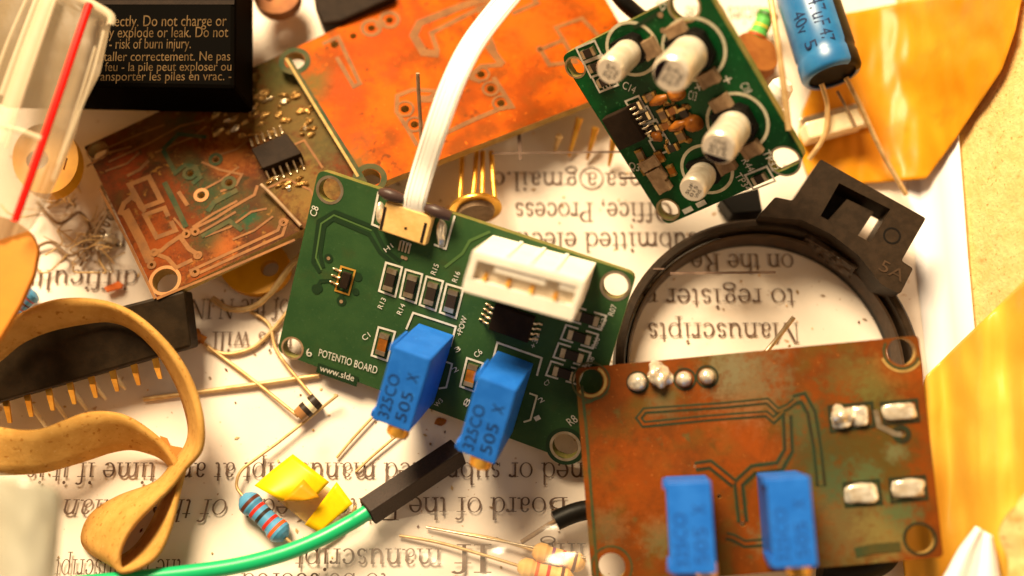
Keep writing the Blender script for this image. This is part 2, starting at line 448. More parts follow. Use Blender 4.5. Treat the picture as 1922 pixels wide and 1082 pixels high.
box = thing('cardboard_box', 'open tan cardboard box whose bare fuzzy side wall shows at right', 'box', (0, 0, -0.35))
mb = MB(); mb.prism([Vector(p) for p in ((-11, -8, -0.05), (5.6, -8, -0.05), (5.6, 9, -0.05), (-11, 9, -0.05))], Vector((0, 0, -0.3)), 'cardboard')
mb.build('base_panel', box)
mb = MB(); e = 0.012
mb.prism([Vector((WX + e, -8, -0.045)), Vector((WX + e, 9, -0.045)), Vector((WX + e + 3.0 * WT, 9, 3.0)), Vector((WX + e + 3.0 * WT, -8, 3.0))], Vector((0.3, 0, 0)), 'cardboard')
mb.build('side_panel', box)
mb = MB(); mb.prism([Vector((-7.6, -8, -0.045)), Vector((-7.6, 6.6, -0.045)), Vector((-8.4, 7.4, 4.2)), Vector((-8.4, -8, 4.2))], Vector((-0.3, 0, 0)), 'cardboard')  # unseen left side of the box, put in to shade the left
mb.build('side_panel', box)
mb = MB(); mb.prism([Vector((-7.59, 6.6, -0.045)), Vector((WX, 6.6, -0.045)), Vector((WX + 0.8, 7.4, 3.6)), Vector((-8.39, 7.4, 3.6))], Vector((0, 0.3, 0)), 'cardboard')  # unseen back side of the box, added to darken the top
mb.build('side_panel', box)

sheet = thing('printed_paper', 'sheet of white paper printed with upside down serif text lining the box', 'paper', (0, 0, 0))
mb = MB(); vs = []; NX, NY = 90, 80
for j in range(NY):
    for i in range(NX):
        x = -10.8 + i * (WX + 10.75) / (NX - 1); y = -7.5 + j * 16.0 / (NY - 1)
        vs.append(Vector((x, y, 0.002 * noise.noise(Vector((x * 0.5, y * 0.5, 0))) - 0.003)))
mb.add(vs, [[j * NX + i, j * NX + i + 1, (j + 1) * NX + i + 1, (j + 1) * NX + i] for j in range(NY - 1) for i in range(NX - 1)], 'paper', True)
mb.build('paper_sheet', sheet)
mb = MB()
fold_top = [(1772, -40), (1788, 120), (1800, 270), (1808, 370), (1816, 480), (1828, 610), (1842, 760), (1856, 900), (1872, 1100)]
vs = []
for (x, y) in [q for q in fold_top]:
    t = surf((x, y), 0.05); b = Vector((WX - 0.03, t.y, 0.004))
    m_ = b.lerp(t, 0.5) + Vector((0.015, 0, 0.0))
    vs += [Vector((WX - 0.16, t.y, 0.003)), b, m_, t]
n = len(fold_top)
mb.add(vs, [[4 * j + i, 4 * j + i + 1, 4 * j + 5 + i, 4 * j + 4 + i] for j in range(n - 1) for i in range(3)], 'liner', True)  # whiter colour than the sheet puts light onto the turned-up face
mb.build('turned_up_edge', sheet, solid=0.02)

# ---- serif lettering drawn in code (units of 1/1000 em)
G = {}


def ell(cx, cy, rx, ry, wx=62, wy=26, a0=0, a1=360, n=16):
    out = []
    for i in range(n):
        q = []
        for a in (a0 + (a1 - a0) * i / n, a0 + (a1 - a0) * (i + 1) / n):
            c, s = math.cos(math.radians(a)), math.sin(math.radians(a)); q.append(((cx + rx * c, cy + ry * s), (cx + (rx - wx) * c, cy + (ry - wy) * s)))
        out.append([q[0][0], q[1][0], q[1][1], q[0][1]])
    return out


def st(x, y0, y1, w=80): return [[(x + w * .1, y0), (x + w * .9, y0), (x + w * .9, y1), (x + w * .1, y1)]]
def sf(x0, x1, y, h=26): return [[(x0, y), (x1, y), (x1, y + h), (x0, y + h)]]
def dg_(x0, y0, x1, y1, w): return [[(x0, y0), (x0 + w, y0), (x1 + w, y1), (x1, y1)]]
def arch(x0, x1): return ell((x0 + x1 + 80) / 2, 280, (x1 - x0 + 80) / 2, 180, 80, 60, 0, 180, 12)


G['a'] = (444, ell(175, 120, 145, 132) + st(255, 40, 310) + ell(190, 305, 145, 150, 80, 36, 0, 165, 10) + sf(335, 425, 10, 40))
G['b'] = (500, st(70, 0, 683) + ell(265, 225, 205, 235) + sf(5, 70, 645))
G['c'] = (444, ell(235, 225, 210, 235, 80, 36, 45, 320) + ell(345, 335, 50, 50, 50, 50, 0, 360, 8))
G['d'] = (500, st(350, 0, 683) + ell(235, 225, 205, 235) + sf(285, 350, 645) + sf(430, 492, 8))
G['e'] = (444, ell(230, 225, 205, 235, 80, 36, 0, 322) + sf(60, 420, 232, 36))
G['f'] = (333, st(100, 0, 560) + ell(240, 560, 140, 123, 75, 50, 35, 180, 8) + sf(20, 300, 414) + sf(25, 265, 0))
G['g'] = (500, ell(225, 305, 165, 155, 72, 34) + ell(240, -90, 210, 125, 55, 40) + st(95, 0, 160, 50) + sf(330, 470, 400) + sf(110, 330, 5, 50))
G['h'] = (500, st(60, 0, 683) + arch(60, 360) + st(360, 0, 285) + sf(5, 60, 645) + sf(10, 215, 0) + sf(300, 495, 0))
G['i'] = (278, st(95, 0, 450) + sf(20, 95, 412) + sf(20, 255, 0) + ell(135, 610, 55, 55, 55, 55, 0, 360, 8))
G['j'] = (278, st(120, -120, 450) + sf(45, 120, 412) + ell(80, -120, 120, 95, 75, 40, 180, 360, 8) + ell(160, 610, 55, 55, 55, 55, 0, 360, 8))
G['k'] = (500, st(60, 0, 683) + sf(5, 60, 645) + dg_(140, 210, 330, 430, 50) + dg_(380, 0, 210, 280, 85) + sf(10, 215, 0) + sf(280, 430, 416) + sf(350, 500, 0))
G['l'] = (278, st(95, 0, 683) + sf(20, 95, 645) + sf(20, 255, 0))
G['m'] = (778, st(70, 0, 450) + arch(70, 345) + st(345, 0, 285) + arch(345, 620) + st(620, 0, 285) + sf(10, 70, 412) + sf(20, 215, 0) + sf(290, 485, 0) + sf(565, 760, 0))
G['n'] = (500, st(70, 0, 450) + arch(70, 360) + st(360, 0, 285) + sf(10, 70, 412) + sf(15, 215, 0) + sf(300, 495, 0))
G['o'] = (500, ell(250, 225, 220, 235))
G['p'] = (500, st(70, -217, 450) + ell(265, 225, 205, 235) + sf(5, 70, 412) + sf(5, 225, -217))
G['q'] = (500, st(350, -217, 450) + ell(235, 225, 205, 235) + sf(285, 480, -217))
G['r'] = (333, st(75, 0, 450) + sf(10, 75, 412) + sf(15, 235, 0) + ell(230, 330, 150, 125, 60, 60, 55, 170, 6) + ell(290, 395, 48, 48, 48, 48, 0, 360, 8))
G['s'] = (389, ell(185, 335, 130, 125, 70, 40, 20, 260, 10) + ell(200, 120, 145, 130, 78, 42, -160, 90, 10) + st(40, 5, 120, 26))
G['t'] = (278, st(85, 60, 560, 76) + sf(15, 260, 414) + ell(180, 95, 95, 105, 70, 55, 180, 320, 6))
G['u'] = (500, st(70, 165, 450) + ell(250, 180, 180, 190, 80, 55, 180, 360, 12) + st(350, 0, 450) + sf(5, 70, 412) + sf(285, 350, 412) + sf(430, 490, 5))
G['v'] = (500, dg_(215, 0, 50, 450, 85) + dg_(215, 0, 390, 450, 45) + sf(10, 190, 414) + sf(320, 480, 414))
G['w'] = (722, dg_(190, 0, 60, 450, 80) + dg_(190, 0, 340, 450, 45) + dg_(470, 0, 310, 450, 80) + dg_(470, 0, 620, 450, 45) + sf(10, 690, 414))
G['x'] = (500, dg_(370, 0, 60, 450, 85) + dg_(60, 0, 370, 450, 45) + sf(10, 190, 414) + sf(300, 470, 414) + sf(10, 180, 0) + sf(290, 490, 0))
G['y'] = (500, dg_(215, 0, 50, 450, 85) + dg_(110, -217, 390, 450, 45) + sf(10, 190, 414) + sf(320, 480, 414) + ell(110, -175, 60, 50, 60, 50, 0, 360, 8))
G['z'] = (444, sf(40, 400, 414) + sf(40, 400, 0) + dg_(40, 0, 310, 450, 85))
G['M'] = (889, st(70, 0, 660, 40) + st(720, 0, 660, 90) + dg_(400, 0, 100, 660, 90) + dg_(400, 0, 720, 660, 40) + sf(15, 170, 0) + sf(650, 870, 0) + sf(15, 130, 626) + sf(780, 870, 626))
G['B'] = (667, st(110, 0, 660, 95) + ell(330, 500, 220, 160, 90, 36, -90, 90, 10) + ell(340, 175, 255, 175, 95, 36, -90, 90, 10) + sf(20, 350, 0) + sf(20, 340, 626) + sf(110, 350, 325))
G['P'] = (556, st(110, 0, 660, 95) + ell(310, 480, 230, 180, 90, 36, -90, 90, 10) + sf(20, 320, 626) + sf(110, 320, 300) + sf(20, 290, 0))
G['R'] = (667, st(110, 0, 660, 95) + ell(310, 490, 220, 170, 90, 36, -90, 90, 10) + sf(20, 320, 626) + sf(110, 320, 320) + sf(20, 280, 0) + dg_(530, 0, 290, 330, 100) + sf(520, 660, 0))
G['O'] = (722, ell(360, 330, 325, 345, 110, 36))
G['N'] = (722, st(100, 0, 660, 45) + st(580, 0, 660, 45) + dg_(560, 0, 90, 660, 95) + sf(20, 220, 0) + sf(480, 700, 626))
G['T'] = (611, st(260, 0, 660, 95) + sf(30, 580, 622, 40) + sf(160, 450, 0))
G['I'] = (333, st(120, 0, 660, 95) + sf(20, 310, 0) + sf(20, 310, 626))
G['D'] = (722, st(100, 0, 660, 95) + ell(310, 330, 370, 330, 105, 36, -90, 90, 14) + sf(20, 320, 0) + sf(20, 320, 626))
G['E'] = (611, st(100, 0, 660, 95) + sf(20, 570, 0, 40) + sf(20, 560, 622, 40) + sf(190, 430, 320))
G['.'] = (250, ell(125, 45, 55, 55, 55, 55, 0, 360, 8))
G[','] = (250, ell(125, 45, 55, 55, 55, 55, 0, 360, 8) + dg_(90, -120, 140, 40, 35))
G['-'] = (333, sf(40, 285, 200, 50))
G['@'] = (900, [[(x + 225, y) for x, y in q] for q in G['a'][1]] + ell(440, 215, 420, 400, 46, 40, -40, 320, 24))
G[' '] = (250, [])


def serif_line(mb, s, x0, y0, x1=None, y1=None, em=None, slant=0.0, bold=1.0):
    """upside-down line: the baseline starts at pixel (x0,y0) and runs to the left; fits to x1 when given"""
    w = sum(G[c][0] for c in s)
    a = at((x0, y0), 0.0)
    if x1 is not None: k = (at((x1, y1 if y1 is not None else y0), 0.0) - a); u = k.normalized(); k = k.length / w
    else: u = (at((x0 - 100, y0), 0) - a).normalized(); k = em / w if False else em / 1000.0
    v = Vector((0, 0, 1)).cross(u); x = 0; ky = k if x1 is None or em is None else em / 1000.0
    for c in s:
        adv, polys = G[c]
        for q in polys:
            h = 0.004 + mb.lift() * 0.1
            mb.add([a + u * ((x + px + slant * py) * k) + v * (py * ky) + Vector((0, 0, h)) for px, py in q], [list(range(4))], 'ink')
        x += adv


mb = MB()
EM = 0.352
for args in [
    ('policies of the', 1462, 14, 1285), ('issue', 1455, 66, 1385), ('electron', 1455, 120, 1345),
    ('ibmsa@gmail.c', 1262, 324, 925), ('Office, Process', 1262, 381, 965), ('submitted electro', 1310, 437, 935),
    ('on the Re', 1489, 478, 1296), ('to register p', 1491, 543, 1204), ('Manuscripts', 1498, 607, 1213),
    ('difficulty', 262, 508, 40), ('of the N INT', 546, 563, 335), ('this will', 552, 624, 400), ('may', 240, 440, 150),
    ('ned or submitted manuscript at any time if it is', 1096, 869, 52), ('Board of the', 1066, 934, 768),
    ('Editor', 752, 936, 610), ('of the Indian', 432, 938, 124), ('edit', 545, 937, 460),
    ('manuscript', 830, 1030, 556), ('ing', 1100, 1020, 1010), ('the manuscript', 345, 1050, 108), ('to be scored', 730, 1076, 455),
    ('the author', 320, 1092, 60)]:
    serif_line(mb, args[0], args[1], args[2], args[3], em=EM, slant=0.18 if args[0] == 'of the Indian' else 0.0)
serif_line(mb, 'If', 925, 1022, 850, em=0.45)
for (a, b, w) in [((1155, 363), (1210, 362), .03), ((925, 318), (1180, 315), .025), ((1246, 535), (1436, 533), .03), ((1215, 527), (1235, 527), .02), ((972, 255), (976, 330), .04)]:
    mb.ribbon(FLOOR, [a, b], w, 0.004, 'ink')
mb.build('printed_text', sheet)

# ---- brown packing tape on floor and wall
A = [(1586, 26), (1560, 70), (1530, 150), (1505, 210), (1495, 270), (1515, 330), (1560, 350)]
B = [(1925, -40), (1905, 60), (1880, 132), (1838, 195), (1790, 266), (1765, 300), (1738, 336)]
mb = MB(); v_, f_ = loft(A, B, 50, 40, lambda p, u, v: surf(p, 0.10 + 0.035 * noise.noise(Vector((p.x / 60, p.y / 90, 1))) + 0.02 * noise.noise(Vector((p.x / 20, p.y / 50, 5)))))
mb.add(v_, f_, 'tape', True)
A = [(1690, -40), (1668, 8), (1625, 20), (1586, 28)]; B = [(1930, -60), (1925, -30), (1920, -10), (1915, 20)]
o = mb.build('tape_strip', None, solid=0.012); tag(o, 'amber packing tape patch stuck flat beneath the blue capacitor and up the wall', 'tape', 'pieces of brown packing tape')
A = [(1738, 706), (1722, 760), (1700, 830), (1690, 920), (1690, 1010), (1700, 1100)]
B = [(1930, 520), (1945, 640), (1950, 760), (1950, 860), (1945, 960), (1940, 1100)]


def tape_low(p, u, v):
    ridge = 0.10 * math.sin((p.x - 0.12 * p.y) / 21.0) * min(1, u * 4) + 0.10 * noise.noise(Vector((p.x / 34, p.y / 110, 9)))
    return surf(p, 0.16 + ridge * 0.62)


mb = MB(); v_, f_ = loft(A, B, 70, 60, tape_low); mb.add(v_, f_, 'tape_bright', True)
A = [(1742, 712), (1776, 674), (1823, 612), (1870, 570), (1935, 510)]
o = mb.build('tape_strip', None, solid=0.012); tag(o, 'shiny wrinkled yellow packing tape down the wall beside the stained copper board', 'tape', 'pieces of brown packing tape')
mb = MB(); v_, f_ = loft([(1762, 1100), (1800, 1030), (1832, 988)], [(1880, 1100), (1872, 1050), (1862, 1006)], 30, 14,
                         lambda p, u, v: at((p.x, p.y), 1.1 + 0.06 * math.sin(u * 9) - 0.25 * abs(u - 0.5)))
mb.add(v_, f_, 'liner', True); o = mb.build('paper_scrap', None, solid=0.02)
tag(o, 'pleated white paper corner poking up from the bottom right of the box', 'paper')
mb = MB(); pts = spline(px3([(1930, 925, 1.35), (1902, 952, 1.4), (1880, 1000, 1.3), (1894, 1050, 1.3), (1884, 1100, 1.3)]), 6)
vs = []
for q in pts: vs += [q + Vector((0.0, 0, 0.12 * noise.noise(q * 2.5))), q + Vector((1.4, 0.05, 0.55))]
mb.add(vs, [[2 * i, 2 * i + 1, 2 * i + 3, 2 * i + 2] for i in range(len(pts) - 1)], 'cardboard', True)
o = mb.build('cardboard_flap', None, solid=0.1); tag(o, 'torn bare cardboard flap in the bottom right corner over the tape', 'cardboard')


# ------------------------------------------------------------------ small electronics helpers
def wire(name, label, pts, r, m='lead', cat='wire', group=None, n=6):
    mb = MB(); mb.tube(spline(px3(pts), n), r, m, 8); return tag(mb.build(name), label, cat, group)


def chip_res(parent, pl, c, d, ln, wd, h=0.05, body='smdblack', cap='tin', name='chip_resistor'):
    """chip part lying on a board: c pixel centre, d pixel direction of its length, sizes in cm"""
    o = pl.at(c); u = (pl.at((c[0] + d[0], c[1] + d[1])) - o).normalized(); v = pl.n.cross(u); mb = MB()

    def bx(x0, x1, m, k=1.0):
        mb.prism([o + u * x + v * y + pl.n * h * k for x, y in ((x0, -wd / 2 * k), (x1, -wd / 2 * k), (x1, wd / 2 * k), (x0, wd / 2 * k))], -pl.n * h * k, m)
    bx(-ln / 2 * 0.58, ln / 2 * 0.58, body, 0.94); bx(-ln / 2, -ln / 2 * 0.58, cap); bx(ln / 2 * 0.58, ln / 2, cap)
    return mb.build(name, parent)


def trimpot(parent, pl, top, h, screw, txt_mat, nubs=True, txt=True, screw_h=0.80):
    """upright blue trimmer: top = far left, far right, near right, near left corner pixels of its printed face"""
    T = [pl.at(p, h) for p in top]; T[2] = T[1] + (T[3] - T[0])
    mb = MB(); mb.prism(T, -pl.n * (h - 0.03), 'blue')
    u = (T[1] - T[0]); l = (T[3] - T[0]); un = u.normalized(); ln = l.normalized()
    body = mb.build('trimmer_pot', parent, bevel=0.012)
    for k, s in ((0.03, -1), (0.93, -1)):
        mb = MB(); q = T[0] + l * k + un * (0.028 * s)
        mb.prism([q - ln * 0.035, q - ln * 0.035 + un * 0.03, q + ln * 0.035 + un * 0.03, q + ln * 0.035], -pl.n * (h * 0.55), 'blue'); mb.build('standoff_rib', body, bevel=0.006)
    mb = MB(); c = T[3].lerp(T[2], screw) - pl.n * (h - screw_h)
    mb.lathe(c - ln * 0.02, ln, [(0, 0.0), (0, 0.115), (0.12, 0.115), (0.14, 0.10), (0.14, 0.0)], 'brass')
    mb.prism([c + ln * 0.13 + un * a + pl.n * b for a, b in ((-0.1, 0.012), (0.1, 0.012), (0.1, -0.012), (-0.1, -0.012))], ln * 0.012, 'hole')
    mb.build('adjusting_screw', body)
    if txt:
        for s, k, a, b in (('325CO', 0.40, 0.93, 0.34), ('505', 0.84, 0.90, 0.50), ('X', 0.84, 0.36, 0.25)):
            mb = MB(); vs, fs, w = glyphs(s); p0 = T[0] + u * k + l * a; d = l * (b - a); dn = d.normalized(); up = pl.n.cross(dn)
            mb.add([p0 + dn * (q.x * d.length / w) + up * (q.y * u.length * 0.29 / 0.69) + pl.n * 0.002 for q in vs], fs, txt_mat); mb.build('marking', body)
    return body


def soic(parent, pl, quad, h, npin, rows, m='chip', name='chip', pinlen=0.09):
    mb = MB(); mb.block(pl, quad, h, m, h0=0.02); body = mb.build(name, parent, bevel=0.012)
    for (a, b, d) in rows:                               # pins between pixel a and b, leading off in pixel direction d
        for i in range(npin):
            t = (i + 0.5) / npin; p = (a[0] + (b[0] - a[0]) * t, a[1] + (b[1] - a[1]) * t)
            q = pl.at(p, h * 0.5); w = (pl.at((p[0] + d[0], p[1] + d[1])) - pl.at(p)).normalized() * pinlen
            mb = MB(); mb.tube([q - w * 0.2, q + w * 0.4, q + w * 0.55 - pl.n * h * 0.42, q + w * 1.1 - pl.n * h * 0.45], 0.014, 'tin', 6); mb.build('pin', body)
    return body


def loc_of(pl, c, parent, h=0.0):
    return tuple(pl.at(c, h) - origin_of(parent))


# ------------------------------------------------------------------ green board in the middle
CB = PL((1085, 870), 0.30, (-0.20, -0.46, 0.865))
cb = thing('circuit_board', 'green circuit board with white socket, ribbon cable and two blue trimmers, in the middle', 'circuit board', CB.at((860, 595)), 'circuit boards in the box')
mb = MB()
hl = [((619, 357), 0.125), ((1155, 537), 0.130), ((549, 654), 0.110), ((1061, 838), 0.140)]
plate(mb, CB, [(598, 318), (1194, 516), (1088, 872), (520, 661)], hl, 0.13, 'mask', 'fr4green', rnd=0.09)
for c, r in hl[:2] + hl[3:]: mb.ring(CB, c, r - 0.002, r + 0.028, 0.003, 'tin')
mb.ring(CB, hl[2][0], r - 0.03, r - 0.008, 0.003, 'smd'); mb.ring(CB, hl[3][0], 0.168, 0.21, 0.003, 'maskdark')
for pts in ([(601, 512), (588, 492), (598, 416), (629, 398), (702, 427), (722, 468), (752, 492)],
            [(607, 503), (601, 476), (609, 424), (625, 411), (693, 440), (713, 473), (745, 501)]):
    mb.ribbon(CB, pts, 0.045, 0.004, 'maskdark')
mb.ribbon(CB, [(920, 435), (882, 452), (868, 476), (850, 490), (835, 502)], 0.03, 0.004, 'maskolive')
mb.ribbon(CB, [(604, 507), (593, 484), (603, 420), (627, 404), (698, 433)], 0.018, 0.004, 'maskolive')
for c, r in (((617, 485), .05), ((594, 543), .055), ((641, 565), .055), ((672, 520), .05), ((668, 548), .04), ((598, 541), .05)): mb.disc(CB, c, r, 0.004, 'maskdark')
mb.ribbon(CB, [(594, 543), (602, 528), (625, 527)], 0.04, 0.004, 'maskdark'); mb.ribbon(CB, [(641, 565), (642, 545)], 0.05, 0.004, 'maskdark')
for c in ((617, 485), (641, 566), (756, 483), (762, 485)): mb.disc(CB, c, 0.02, 0.007, 'smd')


def srect(q, w=0.022, m='silk', h=0.006): mb.ribbon(CB, q, w, h, m, closed=True)


RES = [[(725, 493), (755, 502), (742, 557), (712, 546)], [(762, 506), (793, 515), (781, 569), (751, 558)],
       [(801, 519), (832, 528), (818, 583), (788, 572)], [(839, 533), (870, 542), (856, 597), (826, 586)],
       [(711, 614), (742, 623), (727, 677), (698, 667)], [(877, 672), (907, 682), (891, 735), (864, 725)]]
for q in RES: srect(q)
RR = [((1103, 597), 1), ((1088, 632), 1), ((1074, 666), 1), ((1060, 700), 1)]
for (cx, cy), k in RR:
    dx, dy = (30, 9), (-5, 13)
    for s in (-1, 1):
        mb.ribbon(CB, [(cx + s * 7 + dy[0], cy + s * 2 + dy[1]), (cx + s * dx[0] + dy[0], cy + s * dx[1] + dy[1]), (cx + s * dx[0] - dy[0], cy + s * dx[1] - dy[1]), (cx + s * 7 - dy[0], cy + s * 2 - dy[1])], 0.02, 0.006, 'silk')
mb.ribbon(CB, [(763, 618), (776, 587), (856, 613), (846, 650)], 0.022, 0.006, 'silk')
mb.ribbon(CB, [(925, 677), (934, 643), (1017, 672), (1008, 705)], 0.022, 0.006, 'silk')
mb.ribbon(CB, [(835, 678), (849, 683), (838, 727), (824, 729)], 0.02, 0.006, 'silkdim'); mb.ribbon(CB, [(994, 738), (1008, 743), (996, 788), (983, 792)], 0.02, 0.006, 'silkdim')
mb.ribbon(CB, [(711, 360), (699, 421), (713, 427)], 0.022, 0.006, 'silk'); mb.ribbon(CB, [(854, 405), (837, 467), (815, 459)], 0.022, 0.006, 'silk')
srect([(641, 500), (667, 508), (655, 553), (630, 545)], 0.02, 'brass')
for s, a, b, c in (('C8', (593, 408), (600, 386), .09), ('R13', (717, 581), (727, 558), .065), ('R14', (753, 592), (763, 569), .065), ('R15', (817, 517), (826, 494), .065),
                   ('R16', (857, 531), (866, 508), .065), ('C1', (684, 640), (699, 630), .07), ('C6', (895, 672), (909, 660), .07), ('+POW', (866, 632), (880, 588), .07),
                   ('R62', (1132, 618), (1141, 596), .065), ('R66', (1119, 654), (1128, 632), .065), ('R68', (1109, 690), (1118, 668), .065), ('R07', (1151, 594), (1160, 570), .07),
                   ('3', (856, 662), (868, 656), .06), ('2', (852, 700), (864, 694), .06), ('W3', (821, 765), (835, 750), .06), ('8', (877, 765), (886, 748), .07),
                   ('2', (1013, 757), (1025, 751), .06), ('1', (1006, 791), (1018, 785), .06), ('C7', (1025, 725), (1036, 716), .05), ('+3V', (1004, 655), (1017, 622), .065), ('H1', (725, 474), (742, 462), .06), ('TP', (752, 458), (776, 466), .05)):
    text_on(mb, CB, s, a, (a[0] + (b[0] - a[0]) * .82, a[1] + (b[1] - a[1]) * .82), 0.006, 'silk', cap=c * .85)
text_on(mb, CB, 'POTENTIO BOARD', (598, 668), (707, 702), 0.006, 'silk', cap=0.085)
mb.ribbon(CB, [(596, 690), (672, 717)], 0.115, 0.003, 'maskdark'); text_on(mb, CB, 'www.slde', (600, 696), (664, 716), 0.006, 'silk', cap=0.075)
text_on(mb, CB, '6', (577, 670), (587, 668), 0.006, 'silk', cap=0.09); text_on(mb, CB, 'R8', (1072, 800), (1086, 790), 0.006, 'silk', cap=0.09)
mb.build('board', cb)
for q in RES:
    c = (sum(p[0] for p in q) / 4, sum(p[1] for p in q) / 4); chip_res(cb, CB, c, (-13, 54), 0.24, 0.105, body='smdblack' if q not in RES[4:] else 'amber')
for c, k in RR: chip_res(cb, CB, c, (30, 9), 0.24, 0.10)
soic(cb, CB, [(643, 510), (660, 515), (650, 545), (635, 540)], 0.06, 3, [((640, 503), (631, 540), (-30, -8))], pinlen=0.08)
soic(cb, CB, [(929, 572), (1003, 598), (990, 645), (916, 619)], 0.13, 4, [((928, 574), (912, 612), (-30, -10)), ((1001, 602), (990, 640), (30, 10))])
# flat cable connector
mb = MB(); mb.block(CB, [(724, 379), (812, 408), (798, 462), (710, 432)], 0.13, 'tan')
conn = mb.build('cable_connector', cb, bevel=0.012)
for q in ([(731, 385), (722, 428)], [(806, 415), (797, 452)], [(768, 423), (769, 427)]): mb = MB(); mb.ribbon(CB, q, 0.03, 0.134, 'hole'); mb.build('slot', conn)
mb = MB(); mb.blob(CB.at((715, 402)), CB.n, CB.u, 0.05, 0.12, 0.07, 'solder', 2); mb.build('solder_tab', conn)
mb = MB(); mb.blob(CB.at((829, 437)), CB.n, CB.u, 0.055, 0.15, 0.07, 'solder', 5); mb.build('solder_tab', conn)
for a, b in (((714, 360), (757, 375)), ((800, 390), (846, 407))):
    mb = MB(); mb.tube([CB.at(a, 0.10), CB.at(((a[0] * .7 + b[0] * .3), a[1] * .7 + b[1] * .3), 0.13), CB.at(((a[0] * .3 + b[0] * .7), a[1] * .3 + b[1] * .7), 0.12), CB.at(b, 0.10)], [0.04, 0.065, 0.062, 0.05], 'latch', 10); mb.build('latch_bar', conn)
for i in range(4): mb = MB(); mb.ribbon(CB, [(753 + 6 * i, 452 + 2 * i), (749 + 6 * i, 470 + 2 * i)], 0.02, 0.012, 'tin'); mb.build('contact', conn)
# white four way socket
SH = 0.86
sT = [CB.at(p, SH) for p in ((888, 470), (1099, 527), (1056, 613), (866, 547))]
su = sT[1] - sT[0]; sl = sT[3] - sT[0]
sockt = []


def sbox(u0, u1, l0, l1, h0, h1, m='white'):
    mb_.prism([sT[0] + su * a + sl * b - CB.n * (SH - h1) for a, b in ((u0, l0), (u1, l0), (u1, l1), (u0, l1))], -CB.n * (h1 - h0), m)


mb_ = MB()
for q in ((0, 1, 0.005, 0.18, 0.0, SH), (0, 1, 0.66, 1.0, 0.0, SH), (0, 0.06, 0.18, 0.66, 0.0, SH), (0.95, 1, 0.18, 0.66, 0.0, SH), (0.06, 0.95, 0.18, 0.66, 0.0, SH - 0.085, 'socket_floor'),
          (0.22, 0.68, 0.1802, 0.38, 0.3, SH - 0.02), (0.80, 0.948, 0.1802, 0.35, 0.3, SH - 0.02)): sbox(*q)
for a in (0.28, 0.5, 0.72): sbox(a - 0.02, a + 0.02, -0.035, 0.0048, 0.0, SH - 0.05)
socket = mb_.build('wire_socket', cb, bevel=0.008)
for i in range(4):
    mb = MB(); c = sT[0] + su * (0.16 + 0.21 * i) + sl * 0.50 - CB.n * 0.09; mb.tube([c, c + CB.n * 0.07 + sl * 0.12], 0.022, 'gold', 6); mb.build('contact_pin', socket)
trimpot(cb, CB, [(737, 650), (809, 675), (771, 811), (698, 787)], 0.92, 0.66, 'blue_ink')
trimpot(cb, CB, [(897, 706), (970, 733), (929, 872), (857, 846)], 0.92, 0.62, 'blue_ink')

# ribbon cable leaving the connector
mb = MB(); path = spline([CB.at((776, 402), 0.09), CB.at((780, 372), 0.13), at((795, 318), 1.55), at((820, 240), 1.85), at((851, 155), 2.0), at((886, 85), 2.0), at((930, 25), 1.9), at((985, -40), 1.8)], 8)
vs = []; n = len(path)
for i, q in enumerate(path):
    t = (path[min(i + 1, n - 1)] - path[max(i - 1, 0)]).normalized(); f = i / (n - 1)
    side = t.cross(Vector((-0.1 - 0.15 * f, -0.25, 0.9))).normalized() * (0.118 + 0.004 * f)
    for k in range(7): vs.append(q + side * (k / 3 - 1) + Vector((0, 0, 0.012 * math.cos((k / 3 - 1) * 1.5))))
mb.add(vs, [[7 * i + k, 7 * i + k + 1, 7 * i + 8 + k, 7 * i + 7 + k] for i in range(n - 1) for k in range(6)], 'ffc', True)
rc = mb.build('ribbon_cable', None, solid=0.014); tag(rc, 'white flat ribbon cable rising from the tan connector of the middle green board', 'cable')
mb = MB()
for k in range(5):
    a = vs[7 * 7]; pts = []
    for i in range(4, n - 2):
        l, r = vs[7 * i], vs[7 * i + 6]; pts.append(l.lerp(r, 0.14 + 0.18 * k) + Vector((0, -0.001, 0.016)))
    mb.tube(pts, 0.0035, 'ffcgrey', 4)
mb.build('conductor', rc)

